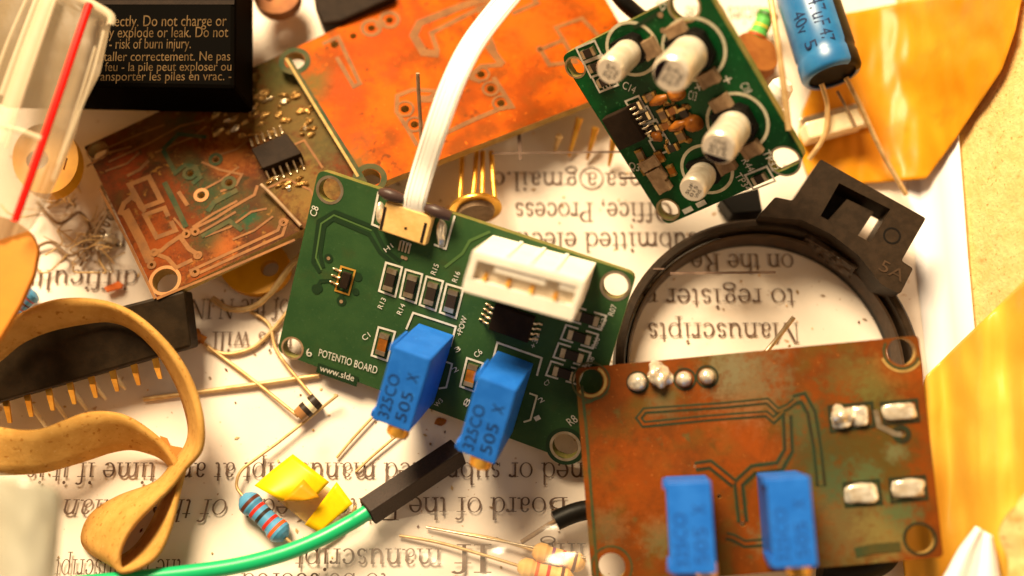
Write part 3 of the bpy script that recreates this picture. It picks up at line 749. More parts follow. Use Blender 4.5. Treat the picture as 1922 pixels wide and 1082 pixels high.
# ------------------------------------------------------------------ stained copper board, lower right
RB = PL((1112, 1092), 0.62, (-0.14, -0.138, 0.98))
rb = thing('circuit_board', 'oxidised brown copper board with solder pads and two blue trimmers, lower right', 'circuit board', RB.at((1425, 865)), 'circuit boards in the box')
vg, dk, lt = (0.10, 0.11, 0.05), (0.08, 0.02, 0.004), (0.36, 0.065, 0.004)
stl = [(loc_of(RB, c, rb), r, k, a) for c, r, k, a in (
    ((1400, 715), 0.42, (0.145, 0.125, 0.06), 0.7), ((1370, 690), 0.22, (0.17, 0.15, 0.08), 0.6), ((1245, 760), 0.18, vg, 0.5), ((1590, 840), 0.55, (0.06, 0.042, 0.008), 0.8),
    ((1650, 860), 0.4, (0.075, 0.05, 0.009), 0.8), ((1590, 990), 0.5, (0.115, 0.095, 0.035), 0.75), ((1660, 1000), 0.26, (0.19, 0.15, 0.045), 0.75), ((1530, 850), 0.3, (0.055, 0.05, 0.015), 0.7),
    ((1690, 960), 0.2, (0.06, 0.10, 0.04), 0.8), ((1500, 790), 0.22, (0.05, 0.075, 0.03), 0.75), ((1560, 905), 0.22, (0.045, 0.08, 0.035), 0.75), ((1650, 745), 0.2, (0.05, 0.04, 0.008), 0.8), ((1625, 890), 0.16, (0.07, 0.11, 0.045), 0.7), ((1680, 850), 0.10, (0.14, 0.15, 0.07), 0.7), ((1590, 700), 0.25, (0.10, 0.08, 0.02), 0.6), ((1640, 720), 0.25, (0.14, 0.12, 0.03), 0.6),
    ((1140, 990), 0.2, vg, 0.45), ((1240, 1010), 0.2, (0.12, 0.12, 0.05), 0.6), ((1500, 975), 0.25, dk, 0.6), ((1390, 830), 0.4, lt, 0.35), ((1200, 900), 0.5, lt, 0.3), ((1700, 690), 0.25, lt, 0.35), ((1455, 1010), 0.2, (0.12, 0.2, 0.1), 0.5))]
M['copperold'] = mat('aged_copper', (0.175, 0.038, 0.002), 0.5, c2=(0.115, 0.030, 0.003), nscale=3.5, bump=0.12, bscale=30, spec=0.12, stains=stl,
                     speck=[(34, 0.69, 0.75, (0.40, 0.14, 0.03)), (2.6, 0.48, 0.72, (0.10, 0.050, 0.007)), (7, 0.62, 0.80, (0.075, 0.062, 0.016))])
mb = MB()
hr = [((1109, 716), 0.125), ((1692, 660), 0.135), ((1727, 1012), 0.140), ((1148, 1064), 0.135)]
small = [((1394, 983), .028), ((1692, 815), .03), ((1306, 876), .02), ((1350, 932), .02), ((1474, 769), .015)]
plate(mb, RB, [(1079, 692), (1724, 630), (1771, 1046), (1112, 1104)], hr + small, 0.12, 'copperold', 'fr4', rnd=0.05)
for c, r in hr[:1] + hr[3:]: mb.ring(RB, c, r + 0.055, r + 0.075, 0.003, 'groove')
mb.ring(RB, hr[0][0], r + 0.0, r + 0.03, 0.003, 'fr4', -140, 60); mb.ring(RB, hr[1][0], r + 0.02, r + 0.045, 0.003, 'groove', 150, 340); mb.ring(RB, hr[1][0], r + 0.05, r + 0.07, 0.003, 'fr4', 200, 330); mb.ring(RB, hr[2][0], r - 0.003, r + 0.025, 0.003, 'groovedark')


def groove(pts, w=0.095, core='copperold'):
    w *= 0.92; mb.ribbon(RB, pts, w * 1.25, 0.003, 'groove'); mb.ribbon(RB, pts, w, 0.0045, 'groovedark'); mb.ribbon(RB, pts, w * 0.45, 0.006, 'copperold')


groove([(1498, 748), (1478, 764), (1460, 772), (1440, 753), (1360, 761), (1210, 771), (1199, 785), (1208, 797), (1330, 785), (1438, 777), (1452, 789), (1470, 772)], 0.06)
groove([(1490, 751), (1507, 747), (1523, 775), (1534, 840), (1541, 912)], 0.10)
groove([(1477, 780), (1480, 846), (1463, 876), (1414, 882), (1386, 908), (1390, 945), (1394, 980)], 0.10)
groove([(1305, 876), (1333, 872), (1378, 908)], 0.085)
groove([(1363, 1006), (1376, 1009), (1398, 1021), (1436, 1018)], 0.07)
mb.ribbon(RB, [(1092, 725), (1100, 800), (1112, 960), (1122, 1085)], 0.03, 0.003, 'groove')
mb.ribbon(RB, [(1093, 757), (1108, 754), (1122, 746)], 0.03, 0.003, 'groove')
for q in ([(1556, 764), (1636, 756), (1640, 800), (1560, 810)], [(1654, 757), (1720, 751), (1724, 790), (1660, 796)], [(1584, 908), (1648, 902), (1654, 945), (1588, 950)], [(1670, 900), (1735, 894), (1740, 936), (1674, 942)]):
    mb.ribbon(RB, q, 0.03, 0.0035, 'groovedark', closed=True)
mb.ribbon(RB, [(1643, 770), (1650, 800), (1680, 815), (1692, 816)], 0.05, 0.004, 'tin')
mb.ring(RB, (1692, 815), 0.04, 0.09, 0.0035, 'groovedark')
for c in ((1197, 718), (1285, 712), (1327, 707)): mb.ring(RB, c, 0.095, 0.115, 0.0035, 'groovedark')
mb.ribbon(RB, [(1605, 1038), (1640, 1030), (1690, 1026)], 0.09, 0.0035, 'groove')
mb.build('board', rb)
for i, (c, rx, ry, hz, fl, rg) in enumerate((((1197, 718), .10, .09, .10, False, .15), ((1236, 706), .12, .13, .13, False, .55), ((1284, 712), .08, .08, .10, False, .08), ((1327, 707), .08, .08, .10, False, .08),
                                             ((1581, 783), .13, .115, .10, False, .6), ((1612, 781), .085, .10, .06, True, .25), ((1687, 773), .16, .085, .05, True, .18), ((1617, 927), .16, .095, .05, True, .18), ((1704, 917), .16, .09, .05, True, .22))):
    mb = MB(); mb.blob(RB.at(c), RB.n, (RB.u * 0.997 + RB.v * 0.08).normalized(), rx, ry, hz, 'solder', i * 2.3, rg, fl); mb.build('solder_joint', rb)
trimpot(rb, RB, [(1250, 906), (1334, 903), (1343, 1076), (1260, 1079)], 0.92, 0.85, 'blue_ink_faint', screw_h=0.3)
trimpot(rb, RB, [(1438, 899), (1520, 894), (1540, 1059), (1452, 1068)], 0.92, 0.66, 'blue_ink_faint', screw_h=0.6)
wire('wire_lead', 'short tinned lead sticking out above the stained copper board inside the ring', [(1432, 668, 0.75), (1455, 640, 0.8), (1490, 596, 0.95)], 0.026, 'tin')

# ------------------------------------------------------------------ board of traces at left, bright copper board behind
LB = PL((430, 330), 0.56, (-0.03, 0.12, 0.99))
lb = thing('circuit_board', 'small corroded brown board with green patina and a black chip, left', 'circuit board', LB.at((410, 330)), 'circuit boards in the box')
gp = (0.014, 0.034, 0.010)
stl = [(loc_of(LB, c, lb), r, k, a) for c, r, k, a in (
    ((465, 412), 0.14, (0.008, 0.055, 0.022), 0.95), ((365, 325), 0.22, gp, 0.8), ((385, 365), 0.22, gp, 0.8), ((420, 395), 0.30, gp, 0.7), ((470, 200), 0.55, (0.16, 0.075, 0.012), 0.85), ((300, 240), 0.45, (0.12, 0.05, 0.01), 0.8),
    ((530, 150), 0.4, (0.05, 0.06, 0.015), 0.85), ((420, 465), 0.20, (0.34, 0.085, 0.012), 0.7), ((440, 290), 0.30, (0.26, 0.075, 0.010), 0.7), ((240, 310), 0.25, (0.22, 0.026, 0.002), 0.7), ((285, 470), 0.4, (0.24, 0.045, 0.003), 0.7), ((380, 520), 0.3, (0.24, 0.05, 0.004), 0.6), ((380, 450), 0.2, gp, 0.7), ((580, 370), 0.35, (0.18, 0.10, 0.02), 0.8), ((600, 270), 0.4, (0.07, 0.055, 0.014), 0.9), ((540, 220), 0.5, (0.10, 0.06, 0.012), 0.9), ((560, 330), 0.3, (0.13, 0.075, 0.015), 0.9), ((340, 230), 0.2, gp, 0.6))]
M['copperred'] = mat('corroded_copper', (0.125, 0.024, 0.0015), 0.5, c2=(0.046, 0.014, 0.0015), nscale=3.0, bump=0.2, bscale=16, spec=0.04, stains=stl, speck=[(2.2, 0.50, 0.70, (0.065, 0.036, 0.006)), (12, 0.60, 0.72, (0.20, 0.085, 0.014)), (5, 0.60, 0.72, (0.03, 0.02, 0.004))])
mb = MB()
hl_ = [((183, 284), 0.10), ((310, 527), 0.135), ((480, 145), 0.055)]
hs = [((405, 300), .032), ((430, 344), .036), ((357, 326), .036), ((378, 367), .036), ((285, 498), .016), ((372, 480), .014), ((366, 512), .02), ((532, 418), .016), ((350, 440), .016), ((367, 436), .014), ((290, 475), .014)]
plate(mb, LB, [(158, 276), (538, 97), (694, 372), (295, 560)], hl_ + hs, 0.15, 'copperred', 'fr4', rnd=0.02)
mb.ring(LB, (310, 527), 0.137, 0.175, 0.004, 'etch2'); mb.ring(LB, (183, 284), 0.105, 0.125, 0.004, 'etch2')


def zp(l): return [(x / 3.432, 270 + y / 3.432) for x, y in l]


for l, w, c in (([(835, 265), (960, 215), (1040, 370), (920, 415)], .058, True), ([(1085, 470), (1060, 415), (932, 460), (1010, 605), (1132, 560), (1102, 500)], .052, False), ([(770, 460), (800, 385), (850, 345), (885, 365)], .06, False),
                ([(805, 430), (905, 620), (968, 760)], .10, False), ([(870, 330), (905, 410), (935, 440)], .05, False), ([(985, 700), (1040, 690), (1085, 650), (1160, 600), (1220, 680), (1285, 720)], .05, False), ([(1000, 710), (1080, 740), (1135, 800), (1240, 750)], .045, False),
                ([(1230, 820), (1250, 850), (1820, 590), (1850, 500), (1820, 490), (1790, 560)], .035, True), ([(1225, 560), (1390, 480), (1500, 410), (1640, 330), (1660, 270)], .035, False), ([(1260, 590), (1400, 510), (1520, 440)], .03, False), ([(1240, 540), (1380, 450), (1530, 370)], .03, False),
                ([(640, 290), (830, 640), (1000, 1000)], .03, False), ([(1010, 1000), (1300, 880), (1900, 620)], .03, False), ([(1150, 310), (1210, 400)], .045, False), ([(1300, 120), (1420, 170), (1560, 200), (1520, 270), (1420, 310)], .03, False), ([(560, 150), (700, 60), (850, 20)], .03, False), ([(820, 210), (900, 170), (960, 110)], .04, False)):
    mb.ribbon(LB, zp(l), w, 0.004, 'etch', closed=c)
for l in ([(620, 60), (900, -60), (1060, -120)], [(700, 120), (960, 0), (1160, -110), (1320, -150)], [(1000, 60), (1240, -40), (1330, -110)], [(1360, 90), (1520, 40), (1600, -20)], [(1250, 330), (1420, 240), (1540, 150)], [(1320, 600), (1480, 540), (1620, 440), (1720, 420)],
          [(1700, 300), (1850, 230), (2000, 300), (2060, 420)], [(1780, 60), (1960, -20), (2080, 160)], [(1500, 620), (1640, 560), (1760, 470)], [(1120, 480), (1190, 560), (1180, 640)], [(680, 180), (820, 130), (900, 60)], [(1400, -60), (1560, -130), (1700, -190)]):
    mb.ribbon(LB, zp(l), .026, 0.0038, 'etch')
for l, w in (([(1050, 40), (1130, 190), (1190, 140), (1260, 150), (1290, 220), (1240, 260)], .05), ([(1060, 250), (1120, 370), (1200, 540)], .06), ([(1340, 440), (1380, 380), (1530, 300)], .06), ([(1050, 40), (1150, -60), (1330, -40)], .05), ([(1300, 600), (1480, 500), (1560, 560)], .05)):
    mb.ribbon(LB, zp(l), w, 0.0035, 'patina')
for c, r in hs[:4]: mb.ring(LB, c, r + 0.01, r + 0.05, 0.004, 'patina' if c != (378, 367) else 'etch2')
for c, r in hs[4:]: mb.ring(LB, c, r + 0.004, r + 0.035, 0.005, 'etch')
mb.build('board', lb)
soic(lb, LB, [(471, 279), (537, 250), (566, 288), (492, 317)], 0.16, 6, [((492, 322), (568, 292), (12, 32)), ((468, 275), (535, 246), (-10, -24))], pinlen=0.12)
for i in range(85):
    t = random.random(); c = (400 + 190 * random.random(), 172 + 85 * random.random())
    if i > 70: c = (590 - 95 * random.random(), 310 + 50 * random.random())
    mb = MB(); mb.blob(LB.at(c), LB.n, (LB.u + LB.v * (random.random() * 1.2)).normalized(), 0.02 + 0.06 * random.random(), 0.015 + 0.018 * random.random(), 0.03, 'flux' if i % 7 else 'tin', i * 1.7, 0.6); mb.build('solder_joint', lb)
mb = MB(); mb.tube(spline([LB.at((490, 347), 0.10), LB.at((512, 368), 0.10), LB.at((540, 398), 0.06), LB.at((565, 425), 0.05)], 5), 0.022, 'smd', 8); mb.build('jumper_lead', lb)

OB = PL((690, 340), 0.73, (0.02, 0.13, 0.99))
ob = thing('circuit_board', 'bright orange copper board with etched grooves, behind the ribbon cable', 'circuit board', OB.at((860, 130)), 'circuit boards in the box')
stl = [(loc_of(OB, c, ob), r, k, a) for c, r, k, a in (
    ((580, 150), 0.30, (0.20, 0.06, 0.01), 0.8), ((640, 250), 0.35, (0.50, 0.055, 0.004), 0.7), ((590, 160), 0.2, (0.06, 0.09, 0.02), 0.6), ((655, 310), 0.25, (0.09, 0.08, 0.02), 0.7), ((700, 90), 0.35, (0.50, 0.055, 0.004), 0.7), ((780, 40), 0.35, (0.42, 0.045, 0.004), 0.7),
    ((724, 140), 0.14, (0.40, 0.05, 0.006), 0.7), ((1000, 50), 0.5, (0.50, 0.09, 0.006), 0.7), ((650, 170), 0.25, (0.38, 0.05, 0.006), 0.7), ((680, 260), 0.14, (0.16, 0.05, 0.01), 0.6), ((1080, 180), 0.15, (0.45, 0.08, 0.006), 0.6))]
M['copperbright'] = mat('bright_copper', (0.47, 0.088, 0.0012), 0.5, c2=(0.24, 0.040, 0.0015), nscale=1.7, bump=0.08, bscale=26, spec=0.03, stains=stl, speck=[(3.2, 0.50, 0.72, (0.21, 0.045, 0.003)), (9, 0.60, 0.74, (0.15, 0.035, 0.004)), (20, 0.62, 0.78, (0.52, 0.11, 0.006))])
mb = MB()
ho = [((553, 115), 0.115), ((694, 336), 0.12)]
hs = [((628, 84), .048), ((663, 68), .042), ((697, 53), .045), ((731, 38), .045), ((760, 205), .05), ((778, 234), .045), ((903, 140), .045), ((921, 167), .045), ((940, 194), .045), ((799, 92), .02)]
plate(mb, OB, [(532, 101), (692, 352), (1222, 146), (1052, -148)], ho + hs, 0.13, 'copperbright', 'fr4', rnd=0.02)
for c, r in ho: mb.ring(OB, c, r + 0.004, r + 0.07, 0.004, 'patina')
mb.ribbon(OB, [(540, 112), (610, 224), (660, 305), (684, 345)], 0.075, 0.003, 'patina'); mb.ribbon(OB, [(537, 110), (606, 224), (672, 332)], 0.03, 0.0045, 'fr4')


def zq(l): return [(460 + x / 3.432, y / 3.432) for x, y in l]


for l, w in (([(1600, -20), (1400, 40), (1125, 150), (1085, 230), (1150, 340), (1250, 350)], .10), ([(1700, -30), (1480, 70), (1200, 215), (1240, 330)], .06), ([(500, 285), (600, 240), (650, 350), (740, 540), (700, 560), (590, 370)], .05), ([(1500, 40), (1640, 420), (1520, 430), (1440, 500)], .06), ([(1560, 290), (1660, 420)], .09),
             ([(1250, 590), (1080, 580), (980, 620), (975, 720), (1040, 820), (1110, 940)], .05), ([(1250, 600), (1190, 640), (1120, 640)], .09), ([(1600, 500), (1720, 690), (1650, 700), (1480, 770), (1290, 860)], .055), ([(1440, 500), (1520, 530)], .05), ([(1720, 90), (1880, 20), (1830, -40)], .06), ([(1880, 330), (2050, 260), (2130, 400), (1960, 420), (1890, 300)], .055), ([(2050, 260), (2000, 180), (2170, 120), (2300, 260)], .05)):
    mb.ribbon(OB, zq(l), w, 0.003, 'etch')
for c, r in hs[2:4]: mb.ring(OB, c, r + 0.035, r + 0.085, 0.004, 'etch')
mb.ribbon(OB, [(705, 50), (723, 42)], 0.06, 0.0035, 'etch')
for c in hs[4:9]: mb.ring(OB, c[0], c[1] + 0.03, c[1] + 0.06, 0.004, 'etch')
mb.build('board', ob)
wire('wire_lead', 'thin dark lead standing on the orange board left of the ribbon cable', [(790, 262, 0.70), (789, 225, 0.85), (786, 180, 1.05), (784, 138, 1.25)], 0.022, 'smd')

# ------------------------------------------------------------------ green board with round capacitors, upper right
KB = PL((1250, 420), 0.40, (-0.46, -0.70, 0.55))
kb = thing('circuit_board', 'tilted emerald circuit board carrying four silver can capacitors, upper right', 'circuit board', KB.at((1285, 210)), 'circuit boards in the box')
mb = MB()
hk = [((1080, 127), 0.105), ((1284, 12), 0.15), ((1473, 303), 0.15), ((1254, 394), 0.12)]
plate(mb, KB, [(1052, 106), (1320, -28), (1513, 300), (1250, 424)], hk, 0.11, 'mask2', 'fr4green', rnd=0.10)
for c, r in hk: mb.ring(KB, c, r - 0.002, r + 0.02, 0.003, 'tin')
CAPS = [((1187, 92), 0.148, (1149, 140)), ((1302, 93), 0.192, (1255, 140)), ((1384, 230), 0.182, (1335, 271)), ((1327, 318), 0.145, (1285, 350))]
for c, r, t in CAPS: mb.ring(KB, c, r + 0.115, r + 0.150, 0.004, 'silkdim')


def kt(s, a, b, cap, m='silk'): text_on(mb, KB, s, a, b, 0.005, m, cap=cap)


kt('ZK', (1243, 22), (1256, 8), .10); kt('C13', (1291, 186), (1306, 190), .10); kt('C18', (1388, 160), (1398, 178), .09); kt('+', (1308, 176), (1322, 172), .12); kt('+', (1363, 163), (1378, 157), .12)
kt('TP32', (1430, 286), (1450, 322), .085); kt('R44', (1391, 302), (1405, 324), .085); kt('TP34', (1378, 330), (1400, 360), .085); kt('R8', (1120, 150), (1136, 172), .10)
kt('C14', (1167, 165), (1190, 177), .09); kt('Q3', (1180, 317), (1200, 322), .09)


def krect(c, d, l, w, t=0.022, m='silk'):
    o = KB.at(c); u = (KB.at((c[0] + d[0], c[1] + d[1])) - o).normalized(); v = KB.n.cross(u)
    q = [o + u * a * l / 2 + v * b * w / 2 for a, b in ((-1, -1), (1, -1), (1, 1), (-1, 1))]
    for i in range(4):
        a, b = q[i], q[(i + 1) % 4]; s = (b - a).normalized(); n_ = KB.n.cross(s) * t / 2; h = KB.n * (0.004 + mb.lift())
        mb.add([a + n_ + h - s * t / 2, b + n_ + h + s * t / 2, b - n_ + h + s * t / 2, a - n_ + h - s * t / 2], [[0, 1, 2, 3]], m)


for c, l in (((1106, 98), .24), ((1120, 124), .24), ((1136, 152), .24), ((1194, 199), .17), ((1210, 218), .17), ((1227, 243), .17), ((1241, 272), .2), ((1427, 334), .26)): krect(c, (20, -8), l, 0.18)
mb.ribbon(KB, [(1190, 52), (1240, 22)], 0.04, 0.003, 'maskdark')
mb.disc(KB, (1245, 57), 0.03, 0.004, 'smd'); mb.disc(KB, (1240, 28), 0.03, 0.004, 'smd')
for c in ((1392, 385), (1310, 400)): pass
for a, b in (((1283, 398), (1300, 390)), ((1308, 386), (1325, 378))): mb.ribbon(KB, [a, b], 0.06, 0.004, 'silk')
mb.build('board', kb)
for i, (c, r, t) in enumerate(CAPS):
    o = KB.at(c)
    hgt = min((r * (1.6 + 0.1 * j) for j in range(30)), key=lambda q: abs(q - r * 3.0) * 9 + (topx(o + KB.n * q) - Vector(t)).length)
    ang = math.radians(35)
    b1 = (KB.u * math.cos(ang) + KB.v * math.sin(ang)); b2 = KB.n.cross(b1); k = r * 1.06
    mb = MB(); mb.prism([o + b1 * k * x + b2 * k * y + KB.n * 0.1 for x, y in ((-1, -1), (0.6, -1), (1, -.6), (1, .6), (.6, 1), (-1, 1))], -KB.n * 0.1, 'black')
    bs = mb.build('can_capacitor', kb)
    mb = MB(); mb.lathe(o + KB.n * 0.09, KB.n, [(0, r * .9), (0.05, r), (0.10, r), (0.125, r * .95), (0.15, r), (hgt - .15, r), (hgt - .115, r * .96), (hgt - 0.09, r * .86), (hgt - 0.09, 0.0)], 'alu', 32, mats=['alu'] * 7 + ['alutop'])
    can = mb.build('can', bs)
    # dark half moon and printed figures on the lid
    ctr = o + KB.n * (hgt + 0.002); d0 = (KB.at((c[0] - 30, c[1] - 18)) - o).normalized()
    if i == 2: d0 = (KB.at((c[0] - 10, c[1] + 40)) - o).normalized()
    d1 = KB.n.cross(d0); mb = MB()
    if i in (1, 2):
        ar = [ctr + (d0 * math.cos(a) + d1 * math.sin(a)) * r * 0.845 for a in [math.radians(-58 + 116 * j / 14) for j in range(15)]]
        mb.add(ar, [list(range(15))], 'captext')
    for ln, (s, y) in enumerate((('SUF', 0.12), ('015', -0.22), ('VNS', -0.56))):
        vs, fs, w = glyphs(s); k = r * (1.0 if ln != 2 else 0.75) / w; tx = -d1 if i != 2 else d1; ty = d0 if i != 2 else -d0
        if i == 2: y = [-0.0, -0.3, 0.34][ln] * 1.0
        mb.add([ctr + tx * ((q.x - w / 2) * k) + ty * (q.y * r * 0.36 + (y - 0.05) * r) for q in vs], fs, 'captext')
    mb.build('lid_print', bs)
for c, a, b in (((1224, 88), .16, .2), ((1274, 57), .20, .16), ((1333, 144), .20, .15), ((1357, 192), .20, .16), ((1413, 277), .20, .15), ((1364, 306), .2, .17), ((1223, 303), .22, .12), ((1236, 325), .18, .15), ((1247, 345), .16, .14)):
    chip_res(kb, KB, c, (20, -10), a, b, 0.09, body='smd', cap='smd', name='chip_capacitor')
for c in ((1106, 98), (1120, 124), (1136, 152), (1427, 334), (1194, 199), (1210, 218), (1227, 243)): chip_res(kb, KB, c, (20, -8), 0.16, 0.09, 0.045)
for i, (c, a, b, m_) in enumerate((((1246, 214), .15, .08, 'smd'), ((1264, 206), .13, .08, 'amber'), ((1286, 212), .15, .09, 'smdblack'), ((1252, 234), .14, .08, 'amber'), ((1280, 254), .13, .09, 'smd'), ((1264, 276), .14, .08, 'smdblack'), ((1240, 292), .13, .08, 'amber'), ((1222, 180), .14, .08, 'smd'), ((1204, 290), .15, .08, 'smd'), ((1216, 318), .12, .08, 'smdblack'), ((1262, 318), .13, .07, 'amber'))):
    chip_res(kb, KB, c, (20, -8) if i % 2 else (8, 16), a, b, 0.05, body=m_, cap='flux')
for i in range(14):
    mb = MB(); mb.blob(KB.at((1230 + 70 * random.random(), 190 + 90 * random.random())), KB.n, KB.u, .02 + .03 * random.random(), .02 + .02 * random.random(), .03, 'flux', i * 2.1, .5); mb.build('solder_joint', kb)
soic(kb, KB, [(1128, 226), (1174, 205), (1210, 262), (1163, 284)], 0.14, 6, [((1180, 202), (1216, 256), (22, -8))], pinlen=0.1)
for c, l, a in (((1271, 174), .10, 0), ((1303, 230), .11, 0)):
    mb = MB(); mb.blob(KB.at(c), KB.n, KB.u, l, l * .8, 0.12, 'amber', 3, 0.1); mb.build('bead', kb)
for a, b in (((1222, 195), (1252, 182)), ((1258, 243), (1288, 230)), ((1240, 262), (1226, 252))):
    mb = MB(); mb.tube([KB.at(a, 0.05), KB.at(((a[0] + b[0]) / 2, (a[1] + b[1]) / 2), 0.09), KB.at(b, 0.05)], [0.03, 0.06, 0.03], 'amber', 8); mb.build('diode', kb)

# ------------------------------------------------------------------ black ring with a window block
rg = thing('clamp_ring', 'black plastic ring with a windowed latch block lying on the printed paper', 'ring', at((1443, 690), 0.0))
rc_ = at((1443, 684), 0.45); rc_.z = 0.0
mb = MB(); R0 = 1.645
mb.lathe(rc_, Vector((0, 0, 1)), [(0.05, R0 - .02), (0.10, R0), (0.44, R0), (0.47, R0 - .03), (0.47, R0 - .085), (0.45, R0 - .10), (0.20, R0 - .10), (0.05, R0 - .02)], 'brownblack', 120)
mb.build('ring_band', rg)
mb = MB()
mb.lathe(rc_, Vector((0, 0, 1)), [(0.03, R0 - .125), (0.30, R0 - .125), (0.34, R0 - .14), (0.32, R0 - .16), (0.12, R0 - .19), (0.03, R0 - .19), (0.03, R0 - .125)], 'ringlip', 120, mats=['black', 'black', 'ringlip', 'ringlip', 'black', 'black'])  # black faces paint the shaded groove beside the lit lip
mb.build('inner_lip', rg)
BP = PL((1600, 420), 0.72, (-0.04, -0.05, 1))
mb = MB(); win = [(1575, 344), (1671, 393), (1634, 455), (1540, 406)]
plate(mb, BP, [(1540, 299), (1738, 410), (1692, 490), (1714, 504), (1690, 552), (1655, 535), (1612, 480), (1560, 440), (1505, 413), (1424, 406), (1430, 398), (1455, 370), (1488, 377)], [(None, win)], 0.42, 'brownblack', 'brownblack', rnd=0.03)
mb.ring(BP, (1674, 443), 0.075, 0.095, 0.004, 'black')
blk = mb.build('latch_block', rg)
mb = MB(); mb.block(BP, [(1590, 374), (1640, 398), (1608, 446), (1552, 416)], -0.12, 'brownblack', h0=-0.4); mb.build('window_bar', blk)
mb = MB(); mb.block(BP, [(1565, 340), (1628, 372), (1590, 442), (1528, 412)], -0.32, 'brownblack', h0=-0.42); mb.build('window_dark_plate', blk)  # dark plate added to darken the see-through gap in the window
mb = MB(); text_on(mb, BP, '5A', (1648, 506), (1692, 530), 0.008, 'ringlip', cap=0.13); mb.build('moulded_text', blk)  # lighter brown paints the light on the relief figures
mb = MB(); v_, f_ = loft([(1515, 443), (1560, 470), (1608, 503)], [(1506, 452), (1545, 486), (1596, 520)], 8, 16, lambda p, u, v: at(p, 0.46 - 0.22 * u + 0.05 * noise.noise(Vector((p.x / 7, p.y / 7, 2)))))
mb.add(v_, f_, 'ringlip', False); mb.build('torn_clip', rg, solid=0.05)

# ------------------------------------------------------------------ nine volt battery, bag, discs at the left
BT = PL((300, 100), 1.38, (0.0, -0.10, 1))
bt = thing('battery', 'black rectangular battery with tan warning text, upper left corner', 'battery', BT.at((270, 60), -0.95))
mb = MB(); mb.block(BT, [(-60, -120), (442, -120), (441, 168), (-60, 158)], 0.0, 'battery', h0=-0.8); bt_b = mb.build('case', bt, bevel=0.05)
mb = MB(); mb.ribbon(BT, [(-40, 5), (440, 5)], 0.05, 0.004, 'chip'); mb.build('seam', bt)
for s, x0, x1, y, m_ in (('correctly. Do not charge or', 175, 425, 50, .125), ('may explode or leak. Do not', 180, 428, 71, .12), ('t. - risk of burn injury.', 188, 358, 92, .115), ('installer correctement. Ne pas', 172, 432, 115, .105), ('au feu - la pile peut exploser ou', 172, 434, 134, .10), ('transporter les piles en vrac. -', 172, 434, 152, .10)):
    mb = MB(); text_on(mb, BT, s, (x0, y), (x1, y - 1), 0.004, 'batterytext', cap=m_); mb.build('printed_text', bt)

bag = thing('zip_bag', 'translucent plastic bag with a red zip line, at the left edge', 'bag', at((60, 200), 1.9))
mb = MB(); v_, f_ = loft([(-30, -40), (-30, 120), (-30, 300), (-30, 460)], [(140, -30), (206, 24), (208, 45), (188, 138), (156, 200), (141, 255), (118, 315), (88, 382), (58, 432)], 26, 40,
                         lambda p, u, v: at(p, 2.05 + 0.05 * noise.noise(Vector((p.x / 60, p.y / 140, 3))) + 0.03 * noise.noise(Vector(((p.x + p.y * .4) / 9, p.y / 160, 6))) - 0.3 * v))
mb.add(v_, f_, 'bag', True); mb.build('film', bag)
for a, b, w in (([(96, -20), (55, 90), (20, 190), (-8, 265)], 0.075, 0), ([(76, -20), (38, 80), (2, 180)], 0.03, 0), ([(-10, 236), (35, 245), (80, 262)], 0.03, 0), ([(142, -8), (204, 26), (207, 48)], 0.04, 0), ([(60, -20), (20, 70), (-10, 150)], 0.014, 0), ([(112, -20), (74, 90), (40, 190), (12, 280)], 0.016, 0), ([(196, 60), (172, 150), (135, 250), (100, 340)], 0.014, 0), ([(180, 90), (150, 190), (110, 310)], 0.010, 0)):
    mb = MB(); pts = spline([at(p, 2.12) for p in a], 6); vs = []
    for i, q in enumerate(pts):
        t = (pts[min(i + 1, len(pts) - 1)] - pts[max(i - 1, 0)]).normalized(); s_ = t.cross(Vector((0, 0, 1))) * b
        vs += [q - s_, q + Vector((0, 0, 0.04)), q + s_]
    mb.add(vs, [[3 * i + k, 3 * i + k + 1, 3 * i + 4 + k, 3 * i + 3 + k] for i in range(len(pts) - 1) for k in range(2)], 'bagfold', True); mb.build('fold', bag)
mb = MB(); mb.tube(spline(px3([(168, 8, 2.16), (140, 90, 2.18), (105, 195, 2.15), (62, 320, 2.05), (28, 416, 1.95)]), 6), 0.036, 'zip', 8); mb.build('zip_line', bag)

TB = PL((20, 500), 1.7, (0.05, 0.05, 1))
mb = MB(); plate(mb, TB, [(-60, 400), (0, 406), (30, 416), (58, 436), (71, 466), (62, 515), (36, 572), (-5, 640), (-60, 640)], [], 0.08, 'tab', 'tab', rnd=0.05)
tag(mb.build('plastic_tab'), 'amber rounded plastic tab over the foot of the zip bag at left edge', 'plastic tab')
YD = PL((85, 300), 0.75, (0.05, 0.05, 1))
mb = MB(); plate(mb, YD, [(85 + 62 * math.cos(i * .1745), 298 + 66 * math.sin(i * .1745)) for i in range(36)], [((121, 306), [(118, 318), (124, 296), (127, 298), (121, 320)]), ((70, 300), .12)], 0.18, 'yellow', 'yellow')
tag(mb.build('spool'), 'yellow plastic disc with a slit half under the zip bag', 'disc')
mb = MB(); v_, f_ = loft([(-40, 888), (0, 895), (60, 905), (100, 915), (112, 935)], [(-40, 1120), (0, 1120), (40, 1120), (80, 1120), (100, 1120)], 24, 24,
                         lambda p, u, v: at(p, 2.35 + 0.22 * math.sin(v * 3.0) + 0.02 * noise.noise(Vector((p.x / 25, p.y / 60, 4)))))
mb.add(v_, f_, 'frost', True); tag(mb.build('plastic_sleeve', None, solid=0.05), 'frosted white plastic sleeve blurred in the bottom left corner', 'plastic sleeve')

